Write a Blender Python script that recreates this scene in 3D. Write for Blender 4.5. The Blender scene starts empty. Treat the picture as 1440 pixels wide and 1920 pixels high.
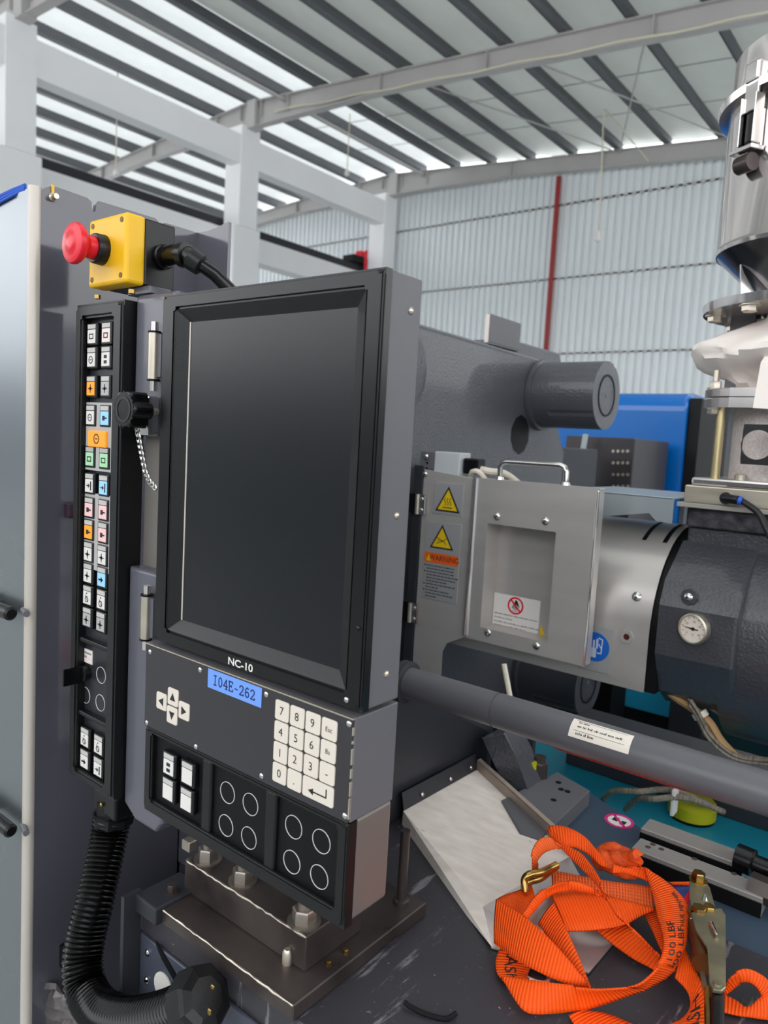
import bpy, bmesh, math, random
from mathutils import Vector, Matrix
random.seed(7)
scene = bpy.context.scene
COL = scene.collection
V = Vector
# ------------------------------------------------------------------ camera
YAW, PITCH, ROLL, FPX, CAMZ = math.radians(38.47), math.radians(5.51), math.radians(3.22), 1384.0, 1.55
def _basis():
    c, s = math.cos(YAW), math.sin(YAW)
    A = [V((c, 0, -s)), V((s, 0, c)), V((0, -1, 0))]        # world X, Y, Z seen in camera axes (right, down, forward)
    cp, sp, cr, sr = math.cos(PITCH), math.sin(PITCH), math.cos(ROLL), math.sin(ROLL)
    out = []
    for v in A:
        x, y, z = v.x, cp * v.y - sp * v.z, sp * v.y + cp * v.z
        out.append(V((cr * x - sr * y, sr * x + cr * y, z)))
    return out
AX = _basis()
CAM = V((0, 0, CAMZ))
def ray(px, py):
    d = V(((px - 720) / FPX, (py - 960) / FPX, 1.0))
    return V((AX[0].dot(d), AX[1].dot(d), AX[2].dot(d)))
def at(px, py, ax, v):
    d = ray(px, py); i = 'XYZ'.index(ax)
    return CAM + d * ((v - CAM[i]) / d[i])
cam_d = bpy.data.cameras.new('camera'); cam = bpy.data.objects.new('camera', cam_d); COL.objects.link(cam)
cam_d.sensor_fit = 'VERTICAL'; cam_d.sensor_height = 36.0; cam_d.sensor_width = 27.0
cam_d.lens = FPX / 1920 * 36.0; cam_d.clip_start = 0.02; cam_d.clip_end = 300
right = V((AX[0].x, AX[1].x, AX[2].x)); down = V((AX[0].y, AX[1].y, AX[2].y)); fwd = V((AX[0].z, AX[1].z, AX[2].z))
m = Matrix.Identity(4)
for i in range(3):
    m[i][0] = right[i]; m[i][1] = -down[i]; m[i][2] = -fwd[i]; m[i][3] = CAM[i]
cam.matrix_world = m
cam_d.dof.use_dof = True; cam_d.dof.focus_distance = 0.80; cam_d.dof.aperture_fstop = 8.5
scene.camera = cam
# ------------------------------------------------------------------ world, light, exposure
w = bpy.data.worlds.new('daylight'); scene.world = w; w.use_nodes = True
bg = w.node_tree.nodes['Background']; bg.inputs[0].default_value = (0.97, 0.985, 1.0, 1); bg.inputs[1].default_value = 1.9
vs = scene.view_settings
vs.view_transform = 'Standard'; vs.look = 'None'; vs.gamma = 1.0; vs.use_curve_mapping = False; vs.exposure = 0.68

# ------------------------------------------------------------------ materials
def lin(c):
    r = []
    for v in c:
        v /= 255.0
        r.append(v / 12.92 if v <= 0.04045 else ((v + 0.055) / 1.055) ** 2.4)
    return (*r, 1.0)
MATS = {}
def mat(name, rgb, rough=0.5, metal=0.0, var=0.0, vscale=8.0, bump=0.0, bscale=200.0, stretch=None, spec=0.5, coat=0.0,
        trans=0.0, emit=0.0, rgb2=None, alpha=1.0, translucent=0.0, wear=None, ior=1.45):
    if name in MATS: return MATS[name]
    m = bpy.data.materials.new(name); m.use_nodes = True; nt = m.node_tree; N = nt.nodes; L = nt.links
    p = N['Principled BSDF']; out = N['Material Output']
    c = lin(rgb); p.inputs['Base Color'].default_value = c; p.inputs['Roughness'].default_value = rough
    p.inputs['Metallic'].default_value = metal; p.inputs['Specular IOR Level'].default_value = spec; p.inputs['IOR'].default_value = ior
    p.inputs['Coat Weight'].default_value = coat; p.inputs['Coat Roughness'].default_value = 0.08
    p.inputs['Transmission Weight'].default_value = trans; p.inputs['Alpha'].default_value = alpha
    if emit: p.inputs['Emission Color'].default_value = c; p.inputs['Emission Strength'].default_value = emit
    tc = N.new('ShaderNodeTexCoord'); mp = N.new('ShaderNodeMapping'); L.new(tc.outputs['Object'], mp.inputs[0])
    if stretch: mp.inputs['Scale'].default_value = stretch
    col = None
    if var or rgb2:
        n = N.new('ShaderNodeTexNoise'); n.inputs['Scale'].default_value = vscale; n.inputs['Detail'].default_value = 5
        L.new(mp.outputs[0], n.inputs['Vector'])
        cr = N.new('ShaderNodeValToRGB'); cr.color_ramp.elements[0].position = 0.3; cr.color_ramp.elements[1].position = 0.7
        a = lin(rgb2) if rgb2 else tuple(x * (1 - var) for x in c[:3]) + (1,)
        b = c if rgb2 else tuple(min(1, x * (1 + var)) for x in c[:3]) + (1,)
        cr.color_ramp.elements[0].color = a; cr.color_ramp.elements[1].color = b
        L.new(n.outputs['Fac'], cr.inputs[0]); col = cr.outputs[0]
        rr = N.new('ShaderNodeMapRange'); rr.inputs['To Min'].default_value = max(0, rough - 0.08); rr.inputs['To Max'].default_value = min(1, rough + 0.08)
        L.new(n.outputs['Fac'], rr.inputs[0]); L.new(rr.outputs[0], p.inputs['Roughness'])
    for wr, wsc, wthr, wst in ([] if not wear else wear if isinstance(wear, list) else [wear]):   # pale scuffs and specks with shapes of their own
        n2 = N.new('ShaderNodeTexNoise'); n2.inputs['Scale'].default_value = wsc; n2.inputs['Detail'].default_value = 8; n2.inputs['Roughness'].default_value = 0.7
        m2 = N.new('ShaderNodeMapping'); L.new(tc.outputs['Object'], m2.inputs[0])
        if wst: m2.inputs['Scale'].default_value = wst; m2.inputs['Rotation'].default_value = (0.3, 0.2, 0.6)
        L.new(m2.outputs[0], n2.inputs['Vector'])
        r2 = N.new('ShaderNodeMapRange'); r2.inputs['From Min'].default_value = wthr; r2.inputs['From Max'].default_value = wthr + 0.05
        L.new(n2.outputs['Fac'], r2.inputs[0])
        mx = N.new('ShaderNodeMix'); mx.data_type = 'RGBA'
        L.new(r2.outputs[0], mx.inputs['Factor'])
        if col: L.new(col, mx.inputs['A'])
        else: mx.inputs['A'].default_value = c
        mx.inputs['B'].default_value = lin(wr); col = mx.outputs['Result']
    if col: L.new(col, p.inputs['Base Color'])
    if bump:
        n3 = N.new('ShaderNodeTexNoise'); n3.inputs['Scale'].default_value = bscale; n3.inputs['Detail'].default_value = 3
        L.new(mp.outputs[0], n3.inputs['Vector'])
        bp = N.new('ShaderNodeBump'); bp.inputs['Strength'].default_value = bump; bp.inputs['Distance'].default_value = 0.002
        L.new(n3.outputs['Fac'], bp.inputs['Height']); L.new(bp.outputs[0], p.inputs['Normal'])
    if translucent:
        t = N.new('ShaderNodeBsdfTranslucent'); t.inputs[0].default_value = c
        ms = N.new('ShaderNodeMixShader'); ms.inputs[0].default_value = translucent
        L.new(p.outputs[0], ms.inputs[1]); L.new(t.outputs[0], ms.inputs[2]); L.new(ms.outputs[0], out.inputs[0])
    MATS[name] = m
    return m
GREY = mat('grey_paint', (92, 92, 102), 0.33, var=0.04, vscale=5, bump=0.04, bscale=260, coat=0.25)
GREYS = mat('grey_satin', (99, 98, 103), 0.42, var=0.03, vscale=6, bump=0.03, bscale=300, wear=((176, 174, 174), 9, 0.73, None))
GREYC = mat('grey_cabinet_gloss', (82, 81, 91), 0.14, var=0.03, vscale=4, coat=0.6, bump=0.012, bscale=90)
GREYD = mat('grey_machine_cast', (76, 77, 84), 0.30, var=0.06, vscale=7, bump=0.7, bscale=190, coat=0.3)
GREYH = mat('grey_feed_casting', (64, 64, 70), 0.3, var=0.06, vscale=7, bump=0.7, bscale=190, coat=0.3)
GREYDK = mat('grey_dark_frame', (45, 46, 52), 0.45, var=0.1, vscale=10, bump=0.1, bscale=120)
BLUEDK = mat('blue_grey_bed', (58, 73, 90), 0.4, var=0.08, vscale=6, bump=0.05, bscale=150)
BED = mat('dark_bed_paint', (56, 54, 60), 0.38, var=0.10, vscale=7, wear=[((170, 166, 168), 170, 0.645, None), ((120, 116, 119), 7, 0.60, (6, 0.8, 1))], bump=0.05)
OILY = mat('oily_steel', (92, 83, 80), 0.3, 0.5, rgb2=(58, 51, 50), vscale=14, bump=0.1, bscale=60, wear=((150, 146, 146), 20, 0.70, (1, 3, 1)))
BLACK = mat('black_plastic', (15, 15, 17), 0.36, bump=0.06, bscale=500)
BLACKG = mat('black_gloss_plastic', (9, 9, 11), 0.24, spec=0.45)
BLACKM = mat('black_matte', (7, 7, 9), 0.55, spec=0.3)
RUB = mat('black_rubber_hose', (6, 6, 7), 0.2)
SCREEN = mat('screen_glass', (7, 10, 17), 0.26, spec=0.55)
CHROME = mat('chrome', (205, 203, 200), 0.16, 1.0)
NICKEL = mat('nickel_steel', (206, 196, 182), 0.34, 0.85, var=0.06, vscale=40)
ZINC = mat('zinc_plated', (176, 168, 138), 0.38, 0.85, var=0.12, vscale=30, rgb2=(140, 134, 116))
BRASS = mat('yellow_zinc', (170, 140, 78), 0.25, 1.0, var=0.15, vscale=60)
STEEL = mat('brushed_stainless', (196, 191, 187), 0.33, 0.5, var=0.05, vscale=5, stretch=(1, 1, 7), bump=0.03, bscale=240)
STEELP = mat('polished_stainless', (226, 219, 216), 0.13, 0.92, var=0.03, vscale=3, stretch=(6, 6, 1))
ALU = mat('milled_aluminium', (196, 188, 172), 0.36, 0.9, var=0.06, vscale=12, stretch=(1, 1, 8))
SILVER = mat('silver_grey_door', (136, 142, 147), 0.27, 0.8, var=0.03, vscale=2)
PALE = mat('pale_edge', (198, 190, 182), 0.35, 0.2)
WHITE = mat('white_print', (226, 222, 218), 0.5)
KEYC = mat('cream_key', (224, 214, 202), 0.5)
INK = mat('ink', (36, 34, 36), 0.5)
INKB = mat('ink_navy', (24, 34, 96), 0.5)
YEL = mat('safety_yellow', (245, 190, 28), 0.38)
YELS = mat('yellow_sticker', (226, 190, 24), 0.45)
YELD = mat('yellow_green_cap', (176, 176, 14), 0.45)
RED = mat('signal_red', (226, 24, 46), 0.3)
REDP = mat('red_pipe_paint', (150, 44, 44), 0.5)
ORG = mat('orange_sticker', (232, 96, 24), 0.45)
ORGB = mat('orange_button', (246, 150, 40), 0.4, emit=0.25)
PINK = mat('pink_button', (250, 202, 203), 0.45)
PALEP = mat('pale_pink_button', (240, 222, 216), 0.45)
BLUEB = mat('blue_button', (136, 190, 232), 0.4, emit=0.25)
GRNB = mat('green_button', (172, 222, 178), 0.45)
GRY_PLATE = mat('grey_plate', (178, 175, 175), 0.45)
LBLUE = mat('label_blue', (112, 158, 244), 0.55)
BLUE = mat('machine_blue', (0, 96, 176), 0.25, coat=0.4)
CYAN = mat('cyan_paint', (52, 192, 240), 0.45)
TEAL = mat('teal_tray', (28, 146, 172), 0.45, var=0.08)
SIGNBLUE = mat('sign_blue', (20, 96, 190), 0.4)
MAGENTA = mat('magenta_print', (214, 40, 130), 0.5)
CHUTE = mat('chute_sheet', (246, 235, 226), 0.45, 0.0, rgb2=(228, 216, 206), vscale=26, stretch=(1, 3, 1), bump=0.05, wear=((122, 114, 108), 16, 0.64, (1, 4, 1)))
CHUTEE = mat('chute_edge', (172, 156, 144), 0.5, 0.3, var=0.1, vscale=30)
CLOTH = mat('white_wrap', (244, 234, 228), 0.7, bump=0.1, bscale=40)
PELLET = mat('plastic_pellets', (232, 220, 216), 0.6, rgb2=(196, 182, 180), vscale=260, bump=0.9, bscale=420)
TAPE = mat('brown_sleeve', (176, 138, 92), 0.6)
WIRE = mat('grey_wire_sleeve', (150, 138, 122), 0.5, rgb2=(84, 76, 68), vscale=60, stretch=(8, 1, 1))
WIREB = mat('wire_black', (28, 28, 30), 0.45)
CREAM = mat('cream_cable', (220, 212, 196), 0.5)
BLUEC = mat('blue_cord', (40, 92, 200), 0.5)
CONC = mat('white_column_paint', (243, 243, 245), 0.75, var=0.02, vscale=0.7)
RAFT = mat('grey_steel_paint', (184, 181, 180), 0.55, var=0.04, vscale=2)
PURL = mat('galvanised_purlin', (104, 106, 110), 0.5, 0.3, var=0.08, vscale=3)
FOIL = mat('roof_foil', (156, 161, 157), 0.6, var=0.14, vscale=1.3, stretch=(1, 0.5, 1), translucent=0.22)
SKYL = mat('roof_translucent', (212, 216, 216), 0.5, var=0.16, vscale=1.2, translucent=0.38)
SKYC = mat('added_clear_strip', (226, 230, 230), 0.5, var=0.05, vscale=1.2, translucent=0.66)
SHEET = mat('wall_sheet', (226, 231, 234), 0.5, 0.1, var=0.04, vscale=0.4)
FLOORM = mat('floor_epoxy', (168, 172, 170), 0.45, var=0.06, vscale=0.8)  # pale tone chosen to bounce light up to roof and metals
CORD = mat('pale_cord', (214, 208, 186), 0.6)
GLASS = mat('clear_tube', (235, 235, 232), 0.06, alpha=0.14)
# ------------------------------------------------------------------ building helpers
WM = {}
def wm(o): return WM.get(o.name, Matrix.Identity(4))
def thing(name, label, cat, loc, group=None):
    o = bpy.data.objects.new(name, None); COL.objects.link(o); o.location = loc; o.empty_display_size = 0.05
    WM[o.name] = Matrix.Translation(V(loc)); o['label'] = label; o['category'] = cat
    if group: o['group'] = group
    return o
def tag(o, label, cat, group=None):
    o['label'] = label; o['category'] = cat
    if group: o['group'] = group
    return o
class F:                                         # a local frame: a along u, b along v, c along n
    def __init__(s, o, u=(1, 0, 0), v=(0, 0, 1), n=None):
        s.o = V(o); s.u = V(u).normalized(); s.v = V(v).normalized(); s.n = V(n).normalized() if n else s.u.cross(s.v)
    def p(s, a, b, c=0.0): return s.o + s.u * a + s.v * b + s.n * c
WORLD = F((0, 0, 0), (1, 0, 0), (0, 1, 0), (0, 0, 1))
def FRONT(y): return F((0, y, 0), (1, 0, 0), (0, 0, 1), (0, -1, 0))     # face looking to -Y: a=X, b=Z, c=out
def SIDE(x): return F((x, 0, 0), (0, 1, 0), (0, 0, 1), (1, 0, 0))       # face looking to +X: a=Y, b=Z, c=out
class B:
    def __init__(s): s.b = bmesh.new(); s.smooth = False; s.uv = None
    def raw(s, vs, fs):
        k = [s.b.verts.new(V(v)) for v in vs]
        for f in fs:
            try: s.b.faces.new([k[i] for i in f])
            except ValueError: pass
        return s
    def box(s, f, a0, a1, b0, b1, c0, c1, bev=0.0, seg=2):
        k = [s.b.verts.new(f.p(a, b, c)) for c in (c0, c1) for a, b in ((a0, b0), (a1, b0), (a1, b1), (a0, b1))]
        fs = [s.b.faces.new([k[i] for i in q]) for q in ((3, 2, 1, 0), (4, 5, 6, 7), (0, 1, 5, 4), (1, 2, 6, 5), (2, 3, 7, 6), (3, 0, 4, 7))]
        if bev:
            es = list({e for x in fs for e in x.edges})
            bmesh.ops.bevel(s.b, geom=es, offset=bev, segments=seg, affect='EDGES', profile=0.5)
        return s
    def prism(s, f, poly, c0, c1, bev=0.0, seg=2):
        n = len(poly)
        k0 = [s.b.verts.new(f.p(a, b, c0)) for a, b in poly]; k1 = [s.b.verts.new(f.p(a, b, c1)) for a, b in poly]
        f0 = s.b.faces.new(k0[::-1]); f1 = s.b.faces.new(k1); fs = [f0, f1]
        for i in range(n): fs.append(s.b.faces.new([k0[i], k0[(i + 1) % n], k1[(i + 1) % n], k1[i]]))
        if bev:
            es = list(f1.edges)
            bmesh.ops.bevel(s.b, geom=es, offset=bev, segments=seg, affect='EDGES', profile=0.5)
        return s
    def frame(s, f, a0, a1, b0, b1, ia0, ia1, ib0, ib1, c0, c1, ci=None):      # picture frame: outer front at c1, inner lip falls to ci
        ci = c1 if ci is None else ci
        o = [(a0, b0), (a1, b0), (a1, b1), (a0, b1)]; i = [(ia0, ib0), (ia1, ib0), (ia1, ib1), (ia0, ib1)]
        vs = [f.p(*q, c0) for q in o] + [f.p(*q, c1) for q in o] + [f.p(*q, ci) for q in i] + [f.p(*q, c0) for q in i]
        fs = []
        for k in range(4):
            j = (k + 1) % 4
            fs += [(k, j, 4 + j, 4 + k), (4 + k, 4 + j, 8 + j, 8 + k), (8 + k, 8 + j, 12 + j, 12 + k), (12 + k, 12 + j, j, k)]
        return s.raw(vs, fs)
    def lathe(s, p0, axis, prof, seg=24, cap0=True, cap1=True, ref=None):        # prof: (distance along axis, radius)
        ax = V(axis).normalized(); r = V(ref) if ref else (V((0, 0, 1)) if abs(ax.z) < 0.9 else V((1, 0, 0)))
        u = ax.cross(r).normalized(); v = ax.cross(u); p0 = V(p0); rings = []
        for d, rad in prof:
            rings.append([s.b.verts.new(p0 + ax * d + (u * math.cos(t) + v * math.sin(t)) * rad) for t in [2 * math.pi * k / seg for k in range(seg)]])
        for q in range(len(rings) - 1):
            for k in range(seg):
                fc = s.b.faces.new([rings[q][k], rings[q + 1][k], rings[q + 1][(k + 1) % seg], rings[q][(k + 1) % seg]]); fc.smooth = seg > 8
        if cap0: s.b.faces.new(rings[0])
        if cap1: s.b.faces.new(rings[-1][::-1])
        return s
    def cyl(s, p0, p1, r, seg=20, r1=None):
        p0, p1 = V(p0), V(p1); L = (p1 - p0).length
        return s.lathe(p0, p1 - p0, [(0, r), (L, r if r1 is None else r1)], seg)
    def tube(s, pts, r, seg=10, smooth=True, ribs=None):
        pts = [V(p) for p in pts]; n = len(pts); rings = []; up = None
        for i, p in enumerate(pts):
            t = (pts[min(n - 1, i + 1)] - pts[max(0, i - 1)]).normalized()
            if up is None: up = t.orthogonal().normalized()
            up = (up - t * up.dot(t)).normalized(); w2 = t.cross(up)
            rr = r[i] if isinstance(r, (list, tuple)) else r
            rings.append([s.b.verts.new(p + (up * math.cos(a) + w2 * math.sin(a)) * rr) for a in [2 * math.pi * k / seg for k in range(seg)]])
        for q in range(n - 1):
            for k in range(seg):
                fc = s.b.faces.new([rings[q][k], rings[q][(k + 1) % seg], rings[q + 1][(k + 1) % seg], rings[q + 1][k]]); fc.smooth = smooth
        s.b.faces.new(rings[0][::-1]); s.b.faces.new(rings[-1])
        return s
    def ring(s, f, a, b, r0, r1, c0, c1, seg=28):
        vs = []; fs = []
        for k in range(seg):
            t = 2 * math.pi * k / seg; x, y = math.cos(t), math.sin(t)
            vs += [f.p(a + r0 * x, b + r0 * y, c0), f.p(a + r1 * x, b + r1 * y, c0), f.p(a + r1 * x, b + r1 * y, c1), f.p(a + r0 * x, b + r0 * y, c1)]
            i = 4 * k; j = 4 * ((k + 1) % seg)
            fs += [(i, j, j + 1, i + 1), (i + 1, j + 1, j + 2, i + 2), (i + 2, j + 2, j + 3, i + 3), (i + 3, j + 3, j, i)]
        return s.raw(vs, fs)
    def stroke(s, f, pts, wd, c0, c1):                                            # a flat pen stroke on a frame
        for (a0, b0), (a1, b1) in zip(pts[:-1], pts[1:]):
            d = V((a1 - a0, b1 - b0)); L = d.length
            if L < 1e-9: continue
            d /= L; nx, ny = -d.y * wd / 2, d.x * wd / 2; e = wd * 0.3
            q = [(a0 - d.x * e + nx, b0 - d.y * e + ny), (a0 - d.x * e - nx, b0 - d.y * e - ny), (a1 + d.x * e - nx, b1 + d.y * e - ny), (a1 + d.x * e + nx, b1 + d.y * e + ny)]
            s.prism(f, q, c0, c1)
        return s
    def text(s, f, txt, size, a, b, c=0.0004, sx=1.0, align='CENTER', mapf=None, fat=0.0):
        vs, fs = text2d(txt, align, fat)
        if mapf: return s.raw([mapf(x, y) for x, y in vs], fs)
        return s.raw([f.p(a + x * size * sx, b + y * size, c) for x, y in vs], fs)
    def build(s, name, material, parent=None, kind=None, label=None):
        bmesh.ops.recalc_face_normals(s.b, faces=s.b.faces[:]); sm_ = any(f.smooth for f in s.b.faces)
        me = bpy.data.meshes.new(name); s.b.to_mesh(me); s.b.free(); me.materials.append(material); sm_ and me.set_sharp_from_angle(angle=math.radians(38))
        o = bpy.data.objects.new(name, me); COL.objects.link(o)
        if parent is not None:
            o.parent = parent; o.matrix_parent_inverse = wm(parent).inverted()
        if kind: o['kind'] = kind
        if label: o['label'] = label
        return o
_T = {}
def text2d(txt, align='CENTER', fat=0.0):
    if (txt, align, fat) in _T: return _T[(txt, align, fat)]
    cu = bpy.data.curves.new('t', 'FONT'); cu.body = txt; cu.size = 1.0; cu.align_x = align; cu.align_y = 'CENTER'; cu.resolution_u = 3; cu.offset = fat
    ob = bpy.data.objects.new('t', cu); COL.objects.link(ob)
    dg = bpy.context.evaluated_depsgraph_get(); dg.update(); me = ob.evaluated_get(dg).to_mesh()
    vs = [(v.co.x, v.co.y) for v in me.vertices]; fs = [tuple(p.vertices) for p in me.polygons]
    ob.evaluated_get(dg).to_mesh_clear(); bpy.data.objects.remove(ob); bpy.data.curves.remove(cu)
    _T[(txt, align, fat)] = (vs, fs); return vs, fs
def copy_part(o, parent, delta):
    c = o.copy(); COL.objects.link(c); c.parent = parent; c.matrix_parent_inverse = wm(parent).inverted(); c.location = o.location + V(delta)
    WM[c.name] = Matrix.Translation(c.location); return c
def copy_tree(o, delta, label=None):                # copy of a thing with its parts and sub-parts
    def rec(src, par):
        c = src.copy(); COL.objects.link(c); c.parent = par
        for k in [x for x in bpy.data.objects if x.parent == src]: rec(k, c)
        return c
    r = rec(o, None); r.location = o.location + V(delta)
    if label: r['label'] = label
    return r
def hexbolt(parent, p, n, r, h, material, name='bolt', washer=True, stud=0.0, socket=False):
    b = B(); n = V(n).normalized(); p = V(p); d = 0.0
    if washer: b.lathe(p, n, [(0, r * 1.35), (r * 0.18, r * 1.35)], 20); d = r * 0.18
    if socket: b.lathe(p, n, [(d, r), (d + h * 0.85, r), (d + h, r * 0.85)], 18)
    else: b.lathe(p, n, [(d, r), (d + h * 0.85, r), (d + h, r * 0.88)], 6)
    if stud: b.lathe(p, n, [(d + h * 0.9, r * 0.55), (d + h + stud, r * 0.55), (d + h + stud + r * 0.1, r * 0.45)], 14)
    return b.build(name, material, parent)
def dome(parent, p, n, r, material=CHROME, name='screw', slot=True):
    b = B(); n = V(n).normalized()
    b.lathe(V(p), n, [(0, r), (r * 0.3, r * 0.95), (r * 0.6, r * 0.6), (r * 0.68, r * 0.15)], 14)
    return b.build(name, material, parent)
# ================================================================== the hall
CX, Y1, BAY = -15.8, 7.40, 6.0                       # column line, first column, bay
RIDGE = -16.1
def zr(x): return 10.22 - (0.092 if x > RIDGE else 0.055) * abs(x - RIDGE)      # top of the rafters
def roofz(x): return zr(x) + 0.34
XL, XR, YB, YF = -27.5, 9.0, -9.0, 19.85
b = B(); b.box(WORLD, XL, XR + 6, YB - 6, YF, -0.2, 0.0); fl = b.build('floor', FLOORM, kind='structure')
ceil = B(); n = 0
# roof sheets: one strip between each pair of purlins, foil backed or translucent
xs = [RIDGE + 1.3 * k for k in range(-9, 20)]
xs = [x for x in xs if XL - 0.5 < x < XR]
def strip_mesh(x0, x1):
    bb = B(); sub = 46; q = []
    for i in range(sub + 1):
        y = YB + (YF + 0.2 - YB) * i / sub
        for j, x in enumerate((x0, (x0 + x1) / 2, x1)):
            q.append((x, y, roofz(x) + (0 if j != 1 else -0.05 + 0.03 * math.sin(i * 2.1 + x))))
    fs = [(3 * i + j, 3 * i + j + 1, 3 * i + j + 4, 3 * i + j + 3) for i in range(sub) for j in range(2)]
    bb.raw(q, fs)
    for f in bb.b.faces: f.smooth = True
    return bb
ceiling = strip_mesh(xs[0], xs[1]).build('ceiling', SKYL, kind='structure')
for i in range(1, len(xs) - 1):
    mid = (xs[i] + xs[i + 1]) / 2
    strip_mesh(xs[i], xs[i + 1]).build('roof_sheet', SKYL if mid < RIDGE + 2.5 else SKYC if -2.6 < mid < 2.9 else FOIL, ceiling)  # clear strips overhead, out of view, added to light the machine from above
for x in xs:
    b = B(); z0 = zr(x) + 0.01
    b.box(WORLD, x - 0.012, x + 0.012, YB, YF, z0, z0 + 0.30)  # depth and flanges enlarged to take in the shadow band
    b.box(WORLD, x - 0.012, x + 0.15, YB, YF, z0, z0 + 0.015)
    b.box(WORLD, x - 0.12, x + 0.012, YB, YF, z0 + 0.285, z0 + 0.30)
    b.build('purlin', PURL, ceiling)
for (y0, y1, xa, xb) in ((Y1 + BAY, Y1 + 2 * BAY, -8.2, -5.3), (Y1 + BAY, Y1 + 2 * BAY, -5.3, -8.2), (Y1 + BAY, Y1 + 2 * BAY, -11.0, -8.2)):
    b = B(); b.cyl((xa, y0, zr(xa) - 0.06), (xb, y1, zr(xb) - 0.06), 0.018, 8); b.build('brace_rod', RAFT, ceiling)
for k in (0.35, 0.65):
    b = B(); y = Y1 + BAY + BAY * k; b.raw([(RIDGE, y - .02, zr(RIDGE) + .05), (XR, y - .02, zr(XR) + .05), (XR, y + .02, zr(XR) + .05), (RIDGE, y + .02, zr(RIDGE) + .05)], [(0, 1, 2, 3)])
    b.build('sag_rod', PURL, ceiling)
b = B(); b.cyl((RIDGE + 1.55, YB, zr(RIDGE) - 0.28), (RIDGE + 1.55, YF - 0.3, zr(RIDGE) - 0.28), 0.05, 8); b.build('service_pipe', RAFT, ceiling)
# rafters: tapered I-beams on each column
def rafter(y, label):
    t = thing('roof_rafter', label, 'beam', (CX, y, zr(CX)), 'grey steel roof rafters')
    for s_, xe in ((1, XR), (-1, XL)):
        prof = [(CX + 0.0 * s_, 0.66), (CX + 4.4 * s_, 0.42), (xe, 0.42)]
        for a, c in zip(prof[:-1], prof[1:]):
            def pt(q, dz): return (q[0], zr(q[0]) - dz)
            FR = F((0, y, 0), (1, 0, 0), (0, 0, 1), (0, -1, 0))
            B().prism(FR, [pt(a, 0.02), pt(c, 0.02), pt(c, c[1] - 0.02), pt(a, a[1] - 0.02)], -0.006, 0.006).build('web', RAFT, t)
            B().prism(FR, [pt(a, 0.0), pt(c, 0.0), pt(c, 0.025), pt(a, 0.025)], -0.11, 0.11).build('flange', RAFT, t)
            B().prism(FR, [pt(a, a[1] - 0.025), pt(c, c[1] - 0.025), pt(c, c[1]), pt(a, a[1])], -0.11, 0.11).build('flange', RAFT, t)
        for x in (CX + 0.4 * s_, CX + 1.4 * s_, CX + 4.4 * s_, CX + 7.2 * s_, CX + 10.6 * s_):
            if XL < x < XR: B().box(WORLD, x - 0.012, x + 0.012, y - 0.1, y + 0.1, zr(x) - 0.41, zr(x) - 0.02).build('stiffener', RAFT, t)
    return t
RL = ['grey steel rafter over the white column nearest the yellow stop box', 'grey steel rafter over the middle white column, crossing the roof', 'grey steel rafter running along the top of the corrugated end wall']
for k in range(3): rafter(Y1 + BAY * k, RL[k])
# pale strip clipped under the middle rafter
b = B(); b.tube([(x, Y1 + BAY - 0.13, zr(x) - 0.40 + 0.02 * math.sin(x * 3)) for x in [CX + 1 + 0.5 * i for i in range(32)]], 0.022, 6)
tag(b.build('service_cable', CORD), 'pale cable clipped along the lower flange of the middle rafter', 'cable')
# columns, tie beams, crane beams
CLAB = ['white painted column beside the silver door, cut by the picture edge', 'white painted column rising behind the dark notched panel', 'white painted column standing against the corrugated end wall']
for k in range(3):
    y = Y1 + BAY * k
    t = thing('column', CLAB[k], 'column', (CX - .3, y, 0), 'white columns along the hall')
    B().box(WORLD, CX - 0.62, CX, y - 0.34, y + 0.28, 7.0, zr(CX) - 0.66).build('upper_shaft', CONC, t)
    B().box(WORLD, CX - 0.75, CX, y - 0.5, y + 0.42, 0.0, 7.0, 0.02, 1).build('lower_shaft', CONC, t)
    B().prism(F((0, y - 0.5, 0), (1, 0, 0), (0, 0, 1), (0, 1, 0)), [(CX - 0.75, 6.35), (CX - 1.45, 6.75), (CX - 1.45, 7.0), (CX - 0.75, 7.0)], 0.0, 0.92).build('corbel', CONC, t)
    B().box(WORLD, CX - 0.05, CX + 0.28, y - 0.18, y + 0.14, zr(CX) - 0.72, zr(CX) - 0.02, 0.01, 1).build('beam_seat', RAFT, t)
for k in range(-1, 2):
    y0, y1 = Y1 + BAY * k + 0.28, Y1 + BAY * (k + 1) - 0.34
    lb = ['white tie beam ending at the column beside the silver door', 'white tie beam spanning between the first two visible columns', 'white tie beam running to the column at the end wall'][k + 1]
    tag(B().box(WORLD, CX - 0.42, CX - 0.02, y0, y1, 8.55, 9.28).build('tie_beam', CONC), lb, 'beam', 'white tie beams between columns')
    y0, y1 = Y1 + BAY * k, Y1 + BAY * (k + 1)
    t = thing('crane_beam', ['white crane beam with dark rail left of the first column', 'white crane beam with dark rail above the notched grey panel', 'white crane beam with dark rail above the black monitor'][k + 1], 'beam', (CX - 1.05, y0, 7.0), 'white crane beams')
    B().box(WORLD, CX - 1.3, CX - 0.78, y0 + 0.005, y1 - 0.005, 6.4, 7.06).build('beam_body', CONC, t)
    B().box(WORLD, CX - 1.25, CX - 0.85, y0 + 0.005, y1 - 0.005, 7.06, 7.30).build('rail', GREYDK, t)
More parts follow.
